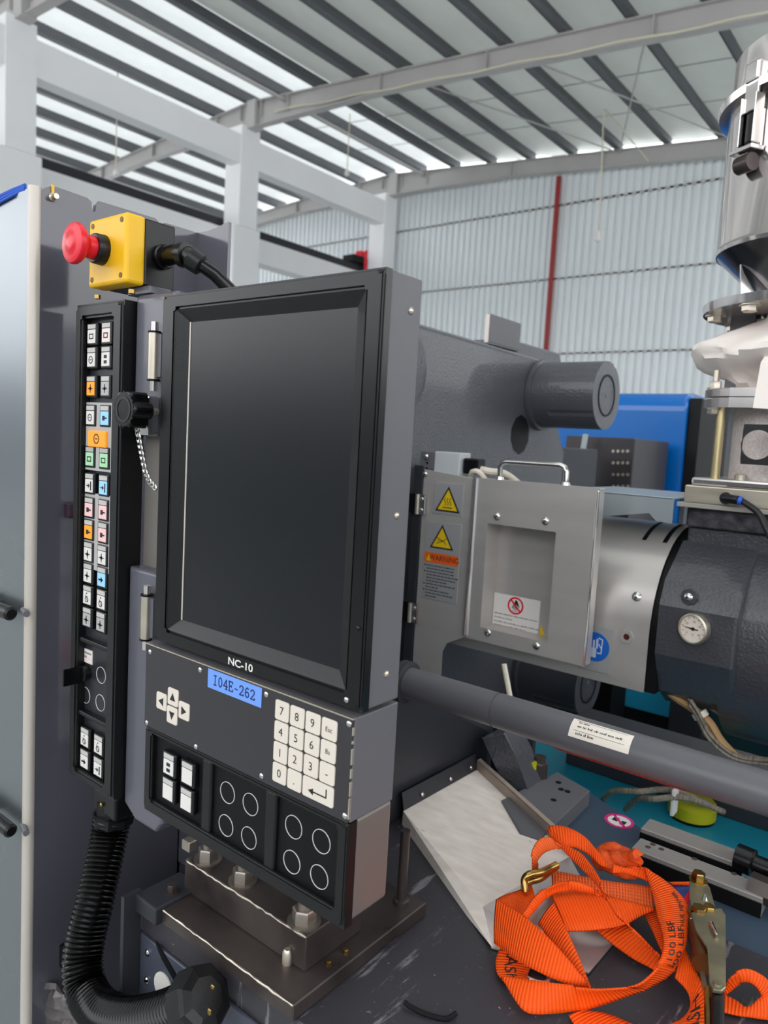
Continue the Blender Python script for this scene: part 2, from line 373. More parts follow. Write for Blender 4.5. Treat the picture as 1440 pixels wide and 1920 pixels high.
# far end wall of corrugated sheet with girts
def corrugated(p0, u, length, z0, z1, pitch=0.22, depth=0.075):
    nrm = V((0, 0, 1)).cross(V(u)); vs, fs = [], []; prof = [(0, 0), (0.30, 0), (0.42, 1), (0.88, 1)]
    n = int(length / pitch); k = 0
    for i in range(n):
        for a, d in prof:
            p = V(p0) + V(u) * (i + a) * pitch + nrm * d * depth
            vs += [(p.x, p.y, z0), (p.x, p.y, z1(p.x) if callable(z1) else z1)]
    m_ = len(vs) // 2
    fs = [(2 * i, 2 * i + 2, 2 * i + 3, 2 * i + 1) for i in range(m_ - 1)]
    return B().raw(vs, fs)
wf = corrugated((XR + 1, YF, 0), (-1, 0, 0), XR + 1 - XL, 0, lambda x: zr(x) - 0.05).build('wall_far', SHEET, kind='structure')
for z, h in ((at(1035, 391, 'Y', YF).z, 0.06), (at(1180, 512, 'Y', YF).z, 0.05), (at(1200, 661, 'Y', YF).z, 0.05)):
    B().box(WORLD, XL, XR, YF - 0.075, YF - 0.045, z, z + h).build('girt', RAFT, wf)
corrugated((XR, YB, 0), (0, 1, 0), YF - YB, 0, 3.0).build('wall_right', SHEET, kind='structure')  # unseen low wall, added to block level light from the side
corrugated((XL, YB, 0), (1, 0, 0), XR - XL, 0, 3.0).build('wall_back', SHEET, kind='structure')  # unseen low wall, height shaped for the light entering above it
wl = corrugated((XL, YF, 0), (0, -1, 0), YF - YB, 0, 6.3).build('wall_left', SHEET, kind='structure')
for k in range(5):
    B().box(WORLD, XL + 0.05, XL + 0.09, -4 + 5 * k, -0.6 + 5 * k, 4.8, 6.0).build('window_pane', SKYL, wl)
# red sprinkler pipe, cords and lamps hanging in the hall
p0 = at(1048, 330, 'Y', YF - 0.2); p1 = at(1026, 640, 'Y', YF - 0.2)
b = B(); b.tube([(p0.x, p0.y, zr(p0.x) - 0.45), (p0.x, p0.y, 0.0)], 0.075, 10); tag(b.build('sprinkler_pipe', REDP), 'dark red vertical pipe on the corrugated end wall', 'pipe')
c0 = at(687, 470, 'X', CX + 0.15)
tag(B().tube([(CX + 0.15, c0.y, 0.0), (CX + 0.15, c0.y, c0.z)], 0.05, 10).build('standpipe', RED), 'bright red upright pipe end beside the far white column', 'pipe')
def hang(px, py0, py1, Y, label, name='hanging_cord', lamp=False):
    a = at(px, py1, 'Y', Y); top = roofz(a.x)
    t = thing(name, label, 'cord', (a.x, a.y, a.z))
    B().tube([(a.x, a.y, top), (a.x, a.y, a.z)], 0.014, 6).build('cord', CORD, t)
    B().lathe((a.x, a.y, a.z), (0, 0, -1), [(0, 0.02), (0.03, 0.06), (0.14, 0.07), (0.18, 0.03)], 12).build('plug', WHITE, t)
    return t
hang(217, 0, 318, 10.5, 'pale cord hanging from the roof above the notched grey panel')
hang(651, 190, 318, 15.5, 'pale cord hanging between the middle and far white columns')
a = at(1132, 205, 'Y', 17.0); c = at(1122, 432, 'Y', 17.0); d = at(1216, 302, 'Y', 19.2)
t = thing('swagged_cord', 'pale cord swagged off the end rafter and dropping to a small plug', 'cord', c)
B().tube([d, a + V((0.03, 0, 0)), a, V((c.x + .02, c.y, c.z))], 0.016, 6).build('cord', CORD, t)
B().tube([a, (a.x, a.y, zr(a.x) + .01)], 0.008, 6).build('hanger', CORD, t)
B().lathe(c, (0, 0, -1), [(0, 0.02), (0.03, 0.07), (0.22, 0.08), (0.26, 0.03)], 12).build('plug', WHITE, t)
# trolley on the far crane rail
a = at(660, 492, 'X', CX - 0.95)
t = thing('crane_trolley', 'dark crane end carriage with red guard on the far rail', 'crane', (CX - .95, a.y, 7.3))
B().box(WORLD, CX - 1.2, CX - 0.7, a.y - 0.2, YF - 0.25, 7.305, 7.55, 0.03).build('carriage', BLACKM, t)
B().box(WORLD, CX - 1.0, CX - 0.75, a.y + 0.2, a.y + 0.5, 7.55, 7.75, 0.02).build('guard', RED, t)
# ================================================================== the operator panel
YP = 0.445
FP = FRONT(YP)
mon = thing('operator_panel', 'black framed portrait touchscreen terminal with number keypad below it', 'control panel', (-0.51, 0.48, 1.145))
MX0, MX1, MZ0, MZ1 = -0.652, -0.366, 1.330, 1.682
h = B().box(FRONT(YP + 0.010), MX0 + 0.002, MX1 - 0.002, MZ0, MZ1, -0.042, 0.0, 0.0015).build('monitor_housing', GREYS, mon)
SX0, SX1, SZ0, SZ1 = -0.616, -0.3865, 1.357, 1.655          # bezel opening, then the glass inside a sloping lip
bz = B(); bz.frame(FP, MX0, MX1, MZ0, MZ1, SX0 - 0.014, SX1 + 0.002, SZ0 - 0.012, SZ1 + 0.012, -0.0100, 0.0)
bz.b.edges.ensure_lookup_table()
bmesh.ops.bevel(bz.b, geom=[e for e in bz.b.edges if all(v.co.y < YP + 1e-5 for v in e.verts)], offset=0.0025, segments=3, affect='EDGES')
bz = bz.build('bezel', BLACKG, mon)
lip = B().frame(FP, SX0 - 0.014, SX1 + 0.002, SZ0 - 0.012, SZ1 + 0.012, SX0, SX1 - 0.012, SZ0, SZ1, -0.0098, -0.0015, -0.0085)
lip.build('bezel_lip', BLACK, mon)
B().box(FP, SX0 - 0.003, SX1 - 0.009, SZ0 - 0.003, SZ1 + 0.003, -0.0099, -0.0086).build('screen', SCREEN, mon)
B().box(FP, SX0 - 0.0003, SX0 + 0.0016, SZ0, SZ1, -0.0087, -0.0080).build('screen_edge', PALE, mon)
f0 = at(451, 1246.5, 'Y', YP)
lb = B(); lb.text(FP, 'NC-10', 0.0098, f0.x, f0.z, 0.0005, 1.28, fat=0.022); lb.build('brand_lettering', WHITE, bz)
for px, py in ((770, 583), (743, 967), (724, 1264)):
    q = at(px, py, 'X', MX1 - 0.002); dome(h, q, (1, 0, 0), 0.0032, NICKEL)
q = at(650, 1312, 'Y', YP); dome(bz, q, (0, -1, 0), 0.0025, CHROME)
dome(bz, at(672, 1178, 'Y', YP), (0, -1, 0), 0.0022, BLACKG)
# keypad housing
KX0, KX1, KZ0, KZ1 = -0.6605, -0.370, 1.236, 1.3255
YK = YP - 0.003
FK = FRONT(YK)
kh = B().box(FRONT(YK + 0.002), KX0, KX1, 1.2365, KZ1, -0.0565, 0.0, 0.001).build('keypad_housing', GREYS, mon)
kp = B().box(FK, KX0 + 0.001, KX1 - 0.0012, KZ0 + 0.0006, KZ1 - 0.0015, -0.002, 0.0, 0.0005, 1).build('keypad_plate', mat('keypad_plate_paint', (52, 50, 54), 0.4, var=0.03, vscale=9), mon)
B().box(FK, KX0 + 0.0005, KX1 - 0.0005, KZ1 - 0.0014, KZ1, -0.003, 0.0003, 0.0003, 1).build('ledge_highlight', NICKEL, kp)  # highlight on the top ledge, put in as a bright strip
eb = B()
for z0, z1 in ((1.240, 1.258), (1.2595, 1.272), (1.275, 1.283), (1.2865, 1.300), (1.304, 1.3065), (1.311, 1.318)):
    eb.box(FK, KX1 - 0.0014, KX1 - 0.0002, z0, z1, -0.0026, 0.0002, 0.0003, 1)
eb.build('chipped_edge', NICKEL, kp)
for px, py in ((282, 1222), (376, 1256), (500, 1302), (655, 1357), (276, 1355), (368, 1400), (491, 1455), (647, 1530)):
    dome(kp, at(px, py, 'Y', YK), (0, -1, 0), 0.0028, CHROME)
# blue inventory label with printed code
c0, c1, c2, c3 = at(392, 1254, 'Y', YK), at(492, 1289, 'Y', YK), at(490, 1327, 'Y', YK), at(389, 1288, 'Y', YK)
lx0, lx1, lz0, lz1 = (c0.x + c3.x) / 2, (c1.x + c2.x) / 2, (c2.z + c3.z) / 2, (c0.z + c1.z) / 2
bl = B().box(FK, lx0, lx1, lz0, lz1, 0.0, 0.0006, 0.0002, 1).build('inventory_label', LBLUE, mon, label='blue label printed I04E-262')
GL = {'I': [[(0.5, 0), (0.5, 1)], [(0.25, 0), (0.75, 0)], [(0.25, 1), (0.75, 1)]],
      '0': [[(0.5, 0), (0.25, 0.15), (0.18, 0.5), (0.25, 0.85), (0.5, 1), (0.75, 0.85), (0.82, 0.5), (0.75, 0.15), (0.5, 0)]],
      '4': [[(0.68, 0), (0.68, 1), (0.12, 0.3), (0.92, 0.3)], [(0.5, 0), (0.86, 0)]],
      'E': [[(0.22, 0), (0.22, 1)], [(0.08, 1), (0.85, 1), (0.85, 0.82)], [(0.08, 0), (0.88, 0), (0.88, 0.2)], [(0.22, 0.52), (0.62, 0.52)], [(0.62, 0.42), (0.62, 0.62)]],
      '-': [[(0.25, 0.42), (0.75, 0.42)]],
      '2': [[(0.15, 0.75), (0.22, 0.93), (0.5, 1), (0.76, 0.9), (0.8, 0.7), (0.6, 0.42), (0.14, 0.02), (0.84, 0.02), (0.86, 0.18)]],
      '6': [[(0.76, 0.9), (0.5, 1), (0.25, 0.8), (0.18, 0.4), (0.25, 0.12), (0.5, 0), (0.75, 0.1), (0.82, 0.32), (0.72, 0.52), (0.5, 0.58), (0.24, 0.45)]]}
tb = B(); ch = 0.0090; cw = (lx1 - lx0) * 0.80 / 8
for i, cc in enumerate('I04E-262'):
    ox = lx0 + (lx1 - lx0) * 0.10 + cw * i; oz = (lz0 + lz1) / 2 - ch / 2
    for st in GL[cc]: tb.stroke(FK, [(ox + a * cw * 0.95, oz + b_ * ch) for a, b_ in st], 0.0011, 0.0006, 0.0008)
tb.build('label_lettering', INKB, bl)
# keys
def kkey(px, py, txt, w_=0.0172, h_=0.0178, ts=0.009, arrow=None, grid=None):
    q = at(px, py, 'Y', YK) if grid is None else V((grid[0], YK, grid[1]))
    bb = B(); n_ = 5; r = 0.0022; pts = []
    for sx, sz, a0 in ((1, -1, -90), (1, 1, 0), (-1, 1, 90), (-1, -1, 180)):
        for k in range(n_):
            t_ = math.radians(a0 + 90 * k / (n_ - 1)); pts.append((q.x + sx * (w_ / 2 - r) + r * math.cos(t_), q.z + sz * (h_ / 2 - r) + r * math.sin(t_)))
    bb.prism(FK, pts, 0.0, 0.0012, 0.0004, 1)
    k_ = bb.build('key', KEYC, mon)
    lt = B()
    if arrow:
        lt.prism(FK, [(q.x + a * 0.0045, q.z + c_ * 0.0045) for a, c_ in arrow], 0.0012, 0.0014)
    elif txt == 'enter':
        lt.stroke(FK, [(q.x + 0.010, q.z + 0.005), (q.x + 0.010, q.z - 0.002), (q.x - 0.006, q.z - 0.002)], 0.0012, 0.0012, 0.0014)
        lt.prism(FK, [(q.x - 0.011, q.z - 0.002), (q.x - 0.005, q.z + 0.001), (q.x - 0.005, q.z - 0.005)], 0.0012, 0.0014)
    else: lt.text(FK, txt, ts, q.x, q.z - 0.0002, 0.0014)
    lt.build('key_legend', INK, k_)
g0 = at(530, 1333, 'Y', YK); g3 = at(618.4, 1367.7, 'Y', YK); gz = at(522.8, 1449, 'Y', YK)
cxs = [g0.x + (g3.x - g0.x) * i / 3 for i in range(4)]; czs = [(g0.z + g3.z) / 2 - i * ((g0.z + g3.z) / 2 - gz.z) / 3 for i in range(4)]
for i, row in enumerate((('7', '8', '9', 'Esc'), ('4', '5', '6', 'Bs'), ('1', '2', '3', '-'))):
    for j, tx in enumerate(row): kkey(0, 0, tx, ts=0.006 if len(tx) > 1 else 0.0105, grid=(cxs[j], czs[i]))
kkey(0, 0, '0', ts=0.0105, grid=(cxs[0], czs[3])); kkey(0, 0, '.', ts=0.0105, grid=(cxs[1], czs[3]))
kkey(0, 0, 'enter', w_=0.0172 + cxs[3] - cxs[2], grid=((cxs[2] + cxs[3]) / 2, czs[3]))
UPA = [(-1, -0.8), (1, -0.8), (0, 1)]
kkey(325.5, 1307, '', arrow=UPA); kkey(323.7, 1341, '', arrow=[(a, -c_) for a, c_ in UPA][::-1])
kkey(304, 1314.6, '', arrow=[(-c_, a) for a, c_ in UPA]); kkey(346, 1333, '', arrow=[(c_, -a) for a, c_ in UPA])
# lower button box
LX0, LX1, LZ0, LZ1 = -0.6585, -0.3705, 1.143, 1.2355
B().box(FRONT(YK + 0.012), LX0 + 0.004, LX1 - 0.001, LZ0 + 0.002, LZ1, -0.048, 0.0, 0.003).build('button_box_body', mat('satin_steel_box', (128, 122, 118), 0.36, 0.45, var=0.04, vscale=6), mon)
lf = B(); lf.frame(FK, LX0, LX1, LZ0, LZ1, LX0 + 0.013, LX1 - 0.012, LZ0 + 0.015, LZ1 - 0.006, -0.012, 0.0)
bmesh.ops.bevel(lf.b, geom=[e for e in lf.b.edges if all(v.co.y < YK + 1e-5 for v in e.verts)], offset=0.0022, segments=3, affect='EDGES')
lf = lf.build('button_frame', BLACK, mon)
d1, d2 = at(384, 1450, 'Y', YK).x, at(504, 1510, 'Y', YK).x
for dx in (d1, d2): B().box(FK, dx - 0.007, dx + 0.007, LZ0 + 0.014, LZ1 - 0.005, -0.0105, -0.002, 0.002).build('divider', BLACK, lf)
B().box(FK, LX0 + 0.01, LX1 - 0.01, LZ0 + 0.012, LZ1 - 0.004, -0.0115, -0.006).build('blank_plate', BLACKM, mon)
def icon(lt, fr, x, z, c, kind, s=0.0045):
    if kind == 0: lt.stroke(fr, [(x - s, z), (x + s * 0.3, z)], s * 0.5, c, c + 0.0002); lt.prism(fr, [(x + s, z), (x, z + s * 0.8), (x, z - s * 0.8)], c, c + 0.0002)
    elif kind == 1: lt.box(fr, x - s * 0.8, x + s * 0.3, z - s * 0.6, z + s * 0.6, c, c + 0.0002); lt.stroke(fr, [(x + s * 0.3, z), (x + s * 1.1, z)], s * 0.4, c, c + 0.0002)
    elif kind == 2: lt.ring(fr, x, z, s * 0.75, s * 1.0, c, c + 0.0002, 14); lt.stroke(fr, [(x - s * 0.4, z), (x + s * 0.4, z)], s * 0.2, c, c + 0.0002)
    elif kind == 3:
        for dz in (-0.55, 0.55): lt.box(fr, x - s * 0.6, x + s * 0.7, z + dz * s * 1.2 - s * 0.4, z + dz * s * 1.2 + s * 0.4, c, c + 0.0002)
    elif kind == 4: lt.prism(fr, [(x - s * 0.3, z + s), (x + s * 0.3, z + s), (x, z + s * 1.5)], c, c + 0.0002); lt.ring(fr, x, z - s * 0.4, s * 0.6, s * 0.85, c, c + 0.0002, 10); lt.stroke(fr, [(x - s * 0.6, z + s * 0.6), (x + s * 0.6, z - s)], s * 0.18, c, c + 0.0002)
    elif kind == 5: lt.stroke(fr, [(x + s, z + s), (x + s, z - s)], s * 0.5, c, c + 0.0002); lt.prism(fr, [(x + s * 0.6, z), (x - s * 0.3, z + s * 0.6), (x - s * 0.3, z - s * 0.6)], c, c + 0.0002); lt.stroke(fr, [(x - s, z), (x - s * 0.3, z)], s * 0.25, c, c + 0.0002)
    elif kind == 6: lt.frame(fr, x - s, x + s, z - s * 0.7, z + s * 0.7, x - s * 0.7, x + s * 0.7, z - s * 0.4, z + s * 0.4, c, c + 0.0002)
    elif kind == 7: lt.stroke(fr, [(x, z + s), (x, z - s)], s * 0.3, c, c + 0.0002); lt.stroke(fr, [(x - s, z), (x + s, z)], s * 0.3, c, c + 0.0002); lt.box(fr, x - s * 0.4, x + s * 0.4, z - s * 0.4, z + s * 0.4, c, c + 0.0002)
def pbutton(parent, fr, x, z, c, face, kind, w_=0.0165, h_=0.0205, bw=0.0225, bh=0.0255, tagplate=True):
    bt = B().box(fr, x - bw / 2, x + bw / 2, z - bh / 2, z + bh / 2, c, c + 0.006, 0.0015).build('push_button', BLACK, parent)
    B().box(fr, x - w_ / 2, x + w_ / 2, z - h_ / 2, z + h_ / 2 - 0.005, c + 0.0058, c + 0.0068, 0.0004, 1).build('button_cap', face, bt)
    if tagplate:
        B().box(fr, x - w_ / 2, x + w_ / 2, z + h_ / 2 - 0.0042, z + h_ / 2 + 0.001, c + 0.0058, c + 0.0068, 0.0003, 1).build('name_plate', GRY_PLATE if face in (GRNB,) else mat('pale_name_plate', (196, 192, 190), 0.5), bt)
    if kind is not None:
        lt = B(); icon(lt, fr, x, z - 0.0025, c + 0.0068, kind); lt.build('button_legend', INK, bt)
    return bt
for px, py, k in ((319.5, 1433, 3), (354, 1450, None), (318, 1480, None), (352, 1499.5, None)):
    q = at(px, py, 'Y', YK + 0.002); pbutton(mon, FK, q.x, q.z, -0.006, WHITE, k)
for px, py in ((427, 1486), (470, 1508), (424, 1547.5), (467, 1571), (551, 1550.5), (603, 1577.5), (547.5, 1616), (599, 1644)):
    q = at(px, py, 'Y', YK + 0.006); B().ring(FK, q.x, q.z, 0.0101, 0.0106, -0.006, -0.0054).build('hole_mark', WHITE, mon)
# ------------------------------------------------------------------ switch strip
YS = 0.455; FS = FRONT(YS)
strip = thing('switch_strip', 'tall narrow black panel of coloured machine push buttons', 'control panel', (-0.788, YS + .02, 1.116))
TX0, TX1, TZ0, TZ1 = -0.838, -0.7395, 1.118, 1.687
sf = B(); sf.frame(FS, TX0, TX1, TZ0, TZ1, TX0 + 0.015, TX1 - 0.019, TZ0 + 0.012, TZ1 - 0.016, -0.030, 0.0)
bmesh.ops.bevel(sf.b, geom=[e for e in sf.b.edges if all(v.co.y < YS + 1e-5 for v in e.verts)], offset=0.003, segments=3, affect='EDGES')
sf = sf.build('strip_frame', BLACK, strip)
B().box(FS, TX0 + 0.003, TX1 - 0.003, TZ0 + 0.003, TZ1 - 0.003, -0.031, -0.012).build('back_plate', mat('strip_plate', (40, 40, 46), 0.35), strip)
rows = [((173, 626), (201, 625)), ((173, 671), (200, 669)), ((172, 725), (199, 724)), ((170, 780), (196.6, 779)), ((168, 857), (195, 859)),
        ((168, 907), (195, 910.6)), ((166, 952), (193, 956.6)), ((165.6, 993), (192, 999.7)), ((165, 1034), (191, 1043)), ((164.7, 1075.6), (190, 1083)),
        ((163.8, 1117), (189.6, 1125)), ((163.4, 1158), (188.5, 1167.5)), ((157, 1382), (181.7, 1396)), ((155.7, 1422.4), (180.6, 1437.7))]
cols = [[WHITE, PALEP], [WHITE, WHITE], [ORGB, GRY_PLATE], [WHITE, BLUEB], [GRNB, GRNB], [WHITE, BLUEB], [PINK, PINK], [ORGB, PINK], [WHITE, WHITE], [WHITE, BLUEB], [WHITE, WHITE], [GRY_PLATE, GRY_PLATE], [WHITE, WHITE], [WHITE, WHITE]]
ics = [[6, 6], [2, 3], [7, 7], [2, 1], [6, 6], [5, 5], [1, 1], [1, 1], [7, 7], [7, 0], [4, 4], [7, 7], [4, 4], [0, 5]]
LXs = [sum(at(*r[j], 'Y', YS + 0.006).x for r in rows) / len(rows) for j in (0, 1)]
for r, cc, ii in zip(rows, cols, ics):
    z = (at(*r[0], 'Y', YS + 0.006).z + at(*r[1], 'Y', YS + 0.006).z) / 2
    for j in (0, 1): pbutton(strip, FS, LXs[j], z, -0.012, cc[j], ii[j])
def zz(py, px=180): return at(px, py, 'Y', YS + 0.01).z
for y0, y1 in ((755, 882), (925, 1068)):
    B().box(FS, TX0 + 0.016, TX1 - 0.020, zz(y1), zz(y0), -0.012, -0.0072).build('grey_plate', GRY_PLATE, strip)
q = at(183.5, 823, 'Y', YS + 0.006)
ob = B().box(FS, q.x - 0.019, q.x + 0.019, q.z - 0.0095, q.z + 0.0095, -0.011, -0.004, 0.0012).build('start_button', ORGB, strip, label='orange square illuminated button')
lt = B(); icon(lt, FS, q.x, q.z, -0.004, 2, 0.006); lt.build('button_legend', INK, ob)
B().box(FS, q.x - 0.018, q.x - 0.008, q.z + 0.0125, q.z + 0.016, -0.0105, -0.009).build('name_plate', WHITE, strip)
for py in (1205, 1345): B().box(FS, TX0 + 0.012, TX1 - 0.016, zz(py) - 0.003, zz(py) + 0.003, -0.013, -0.004, 0.0015).build('divider', BLACK, strip)
for px, py in ((187, 1266.5), (158, 1304), (185.6, 1318.5)):
    q = at(px, py, 'Y', YS + 0.01); B().ring(FS, q.x, q.z, 0.0096, 0.0101, -0.012, -0.0113).build('hole_mark', WHITE, strip)
q = at(159.4, 1231, 'Y', YS + 0.008)
pl = B().box(FS, q.x - 0.0115, q.x + 0.0115, q.z - 0.0085, q.z + 0.0085, -0.012, -0.0105, 0.0003, 1).build('switch_name_plate', WHITE, strip)
B().stroke(FS, [(q.x - 0.009, q.z + 0.004), (q.x + 0.009, q.z + 0.004)], 0.0022, -0.0105, -0.0103).stroke(FS, [(q.x - 0.009, q.z - 0.001), (q.x - 0.001, q.z - 0.001)], 0.0022, -0.0105, -0.0103).build('plate_print', mat('grey_ink', (150, 132, 130), 0.5), pl)
B().stroke(FS, [(q.x + 0.002, q.z - 0.002), (q.x + 0.010, q.z - 0.002)], 0.0026, -0.0105, -0.0103).build('plate_print', PINK, pl)
q = at(159, 1262, 'Y', YS + 0.008)
ks = B().lathe((q.x, YS + 0.012, q.z), (0, -1, 0), [(0, 0.009), (0.008, 0.009), (0.009, 0.007)], 20).build('key_switch', BLACK, strip)
B().box(FRONT(YS), q.x - 0.0016, q.x + 0.0016, q.z - 0.011, q.z + 0.010, -0.004, 0.020, 0.001, 1).build('key_handle', BLACKG, ks)
# cable gland under the strip
B().box(FRONT(YS + 0.006), -0.790, -0.742, 1.088, 1.117, -0.045, 0.0, 0.003).build('gland_block', BLACK, strip)
q = at(190, 1509, 'Y', YS + .004); dome(strip, q, (0, -1, 0), 0.0025, BRASS, 'yellow_screw')
# ------------------------------------------------------------------ post between strip and terminal
YO = 0.470; FO = FRONT(YO)
post = thing('hinge_post', 'grey painted hinge post between the button strip and the monitor', 'post', (-0.70, YO + .03, 1.10))
B().box(FO, -0.7385, -0.664, 1.540, 1.694, -0.05, 0.0, 0.006, 3).build('upper_block', GREY, post)
B().prism(F((0, YO, 0), (1, 0, 0), (0, 0, 1), (0, -1, 0)), [(-0.7385, 1.112), (-0.715, 1.098), (-0.676, 1.098), (-0.664, 1.112), (-0.664, 1.392), (-0.7385, 1.392)], -0.055, 0.0, 0.004, 3).build('lower_block', GREY, post)
B().box(FO, -0.7385, -0.664, 1.38, 1.55, -0.05, -0.018).build('web_plate', mat('post_web', (122, 118, 114), 0.45), post)
for (x0, y0), (x1, y1) in (((290, 622), (288, 712)), ((277, 1115), (272, 1197))):
    p, q = at(x0, y0, 'Y', YO - 0.008), at(x1, y1, 'Y', YO - 0.008); xm = (p.x + q.x) / 2
    hp = B().lathe((xm, YO - 0.008, q.z), (0, 0, 1), [(0, 0.0062), (p.z - q.z, 0.0062)], 18).build('hinge_barrel', NICKEL, post)
    for z in (q.z, p.z): B().lathe((xm, YO - 0.008, z - 0.0015), (0, 0, 1), [(0, 0.0068), (0.002, 0.0068)], 18).build('hinge_collar', BLACKM, hp)
    B().cyl((xm, YO - 0.008, q.z - 0.012), (xm, YO - 0.008, p.z + 0.010), 0.004, 12).build('hinge_pin', STEELP, hp)
    B().box(FRONT(YO), xm - 0.001, xm + 0.012, q.z + 0.003, p.z - 0.003, -0.002, 0.008).build('hinge_leaf', GREY, hp)
q = at(290, 765, 'Y', YO)
B().box(FO, q.x - 0.006, q.x + 0.010, q.z - 0.030, q.z + 0.012, 0.0, 0.014, 0.002).build('latch_body', CHROME, post)
# star knob with its little chain
q = at(241, 768, 'Y', YO - 0.038)
kn = thing('star_knob', 'black lobed star knob on the hinge post beside the monitor', 'knob', q)
axn = V((0.0, -1.0, 0.0))
vs_, prof = B(), []
p0 = V((q.x, YO - 0.004, q.z))
B().lathe(p0, axn, [(0, 0.004), (0.012, 0.004)], 12).build('stud', NICKEL, kn)
B().lathe(p0, axn, [(0.010, 0.009), (0.018, 0.010), (0.022, 0.014)], 18).build('hub', BLACKG, kn)
bb = B(); u_ = axn.cross(V((0, 0, 1))).normalized(); v_ = axn.cross(u_); fr = F(p0, u_, v_, axn); pts = []
for k in range(48):
    t_ = 2 * math.pi * k / 48; r_ = 0.0185 + 0.0022 * math.cos(6 * t_); pts.append((r_ * math.cos(t_), r_ * math.sin(t_)))
bb.prism(fr, pts, 0.020, 0.040, 0.003, 3); bb.build('lobed_grip', BLACKG, kn)
B().ring(fr, 0, 0, 0.0105, 0.0135, 0.039, 0.0405, 24).build('grip_rim', BLACK, kn)
chp = [at(px, py, 'Y', YO - 0.012) for px, py in ((258, 795), (260, 815), (264, 838), (268, 860), (273, 885), (280, 902), (290, 913))]
cth = thing('ball_chain', 'thin steel link chain dangling from the black star knob', 'chain', chp[0])
for i in range(26):
    t_ = i / 25 * (len(chp) - 1); k = min(int(t_), len(chp) - 2); p = chp[k].lerp(chp[k + 1], t_ - k); d_ = (chp[k + 1] - chp[k]).normalized()
    side = d_.cross(V((0, 1, 0))).normalized() if i % 2 else V((0, 1, 0)); ring_ = []
    for a_ in range(9):
        an = 2 * math.pi * a_ / 8; ring_.append(p + d_ * 0.0042 * math.cos(an) + side * 0.0028 * math.sin(an))
    B().tube(ring_, 0.0010, 5).build('link', CHROME, cth)
# ------------------------------------------------------------------ emergency stop box
YE = 0.450; FE = FRONT(YE)
es = thing('emergency_stop_box', 'yellow emergency stop box with red mushroom button on top of the post', 'stop box', (-0.76, YE + .03, 1.70))
ex0, ex1, ez0, ez1 = -0.802, -0.7265, 1.7025, 1.776
B().box(FE, ex0, ex1, ez0, ez1, -0.024, 0.0, 0.004, 3).build('cover', YEL, es)
B().box(FE, ex0 + 0.001, ex1 - 0.001, ez0 + 0.001, ez1 - 0.001, -0.062, -0.0235, 0.002).build('back_box', BLACK, es)
for dx in (0.009, 0.0665):
    for dz in (0.008, 0.066): B().lathe((ex0 + dx, YE, ez0 + dz), (0, -1, 0), [(0, 0.003), (0.0006, 0.003)], 10).build('cover_screw', mat('brown_screw', (120, 92, 40), 0.5), es)
bx_, bz_ = ex0 + 0.030, 1.7405
B().lathe((bx_, YE, bz_), (0, -1, 0), [(0, 0.0165), (0.010, 0.0160), (0.012, 0.0150)], 28).build('collar', BLACK, es)
B().lathe((bx_, YE, bz_), (0, -1, 0), [(0.011, 0.0125), (0.020, 0.0120), (0.024, 0.0150), (0.027, 0.0195), (0.030, 0.0215), (0.033, 0.0218), (0.0355, 0.0205), (0.037, 0.015), (0.0372, 0.010), (0.0376, 0.0095), (0.0380, 0.004), (0.0382, 0.001)], 36).build('mushroom_button', RED, es)
# elbow gland
p = V((ex1 - 0.001, YE + 0.045, 1.738))
B().lathe(p, (1, 0, 0), [(0, 0.0135), (0.006, 0.0135), (0.0065, 0.0115), (0.012, 0.0115)], 16).build('gland_nut', BLACKG, es)
B().tube([p + V((0.010, 0, 0)), p + V((0.022, 0.0, 0.001)), p + V((0.034, 0.001, 0.0)), p + V((0.044, 0.003, -0.003)), p + V((0.050, 0.006, -0.008))], 0.0105, 16).build('elbow', BLACKG, es)
B().lathe(p + V((0.036, 0.001, -0.001)), (1, 0.1, -0.1), [(0, 0.0135), (0.008, 0.0135), (0.0085, 0.0115)], 16).build('gland_nut', BLACKG, es)
B().lathe(p + V((0.046, 0.004, -0.004)), (0.7, 0.55, -0.55), [(0, 0.0125), (0.014, 0.012), (0.016, 0.009)], 16).build('gland_cap', BLACK, es)
B().tube([p + V((0.055, 0.010, -0.010)), p + V((0.066, 0.022, -0.020)), p + V((0.074, 0.036, -0.034)), p + V((0.078, 0.045, -0.060)), p + V((0.078, 0.045, -0.14))], 0.0075, 12).build('cable', RUB, es)
B().box(FE, ex0 + 0.045, ex1 + 0.012, 1.6945, 1.7025, -0.050, -0.022, 0.0008, 1).build('mount_plate', GREY, es)
for px, py in ((183, 557), (247, 547)): B().lathe(at(px, py, 'Y', YE + 0.004), (0, 0, 1), [(-.002, 0.0035), (0.0022, 0.0035)], 10).build('plate_screw', BRASS, es)
# ------------------------------------------------------------------ enclosure at the left
XC = -0.88; YC0, YC1 = 0.424, 0.655
enc = thing('machine_enclosure', 'tall grey enclosure panel with silver door at the left of the controls', 'cabinet', (-1.1, 0.55, 0))
t0 = at(100, 350, 'X', XC); zt = t0.z
top = [(YC0 + 0.004, 0.02), (YC1, 0.02)]
def tz(px, py): q_ = at(px, py, 'X', XC); return (q_.y, q_.z)
prof = [tz(356, 432), tz(318, 420), tz(309, 418), tz(305, 425), tz(299, 425), tz(297, 415), tz(291, 409), tz(186, 377), tz(181, 384), tz(179, 397), tz(173, 396), tz(172, 379), tz(164, 371), tz(105, 350), tz(93, 349)]
prof = [(YC0 + 0.003, 0.02), (YC1 + 0.002, 0.02), (YC1 + 0.002, prof[0][1])] + [(min(a, YC1), c_) for a, c_ in prof] + [(YC0 + 0.003, prof[-1][1] - 0.012)]
B().prism(SIDE(XC), prof, -0.004, 0.0).build('side_panel', GREYC, enc)
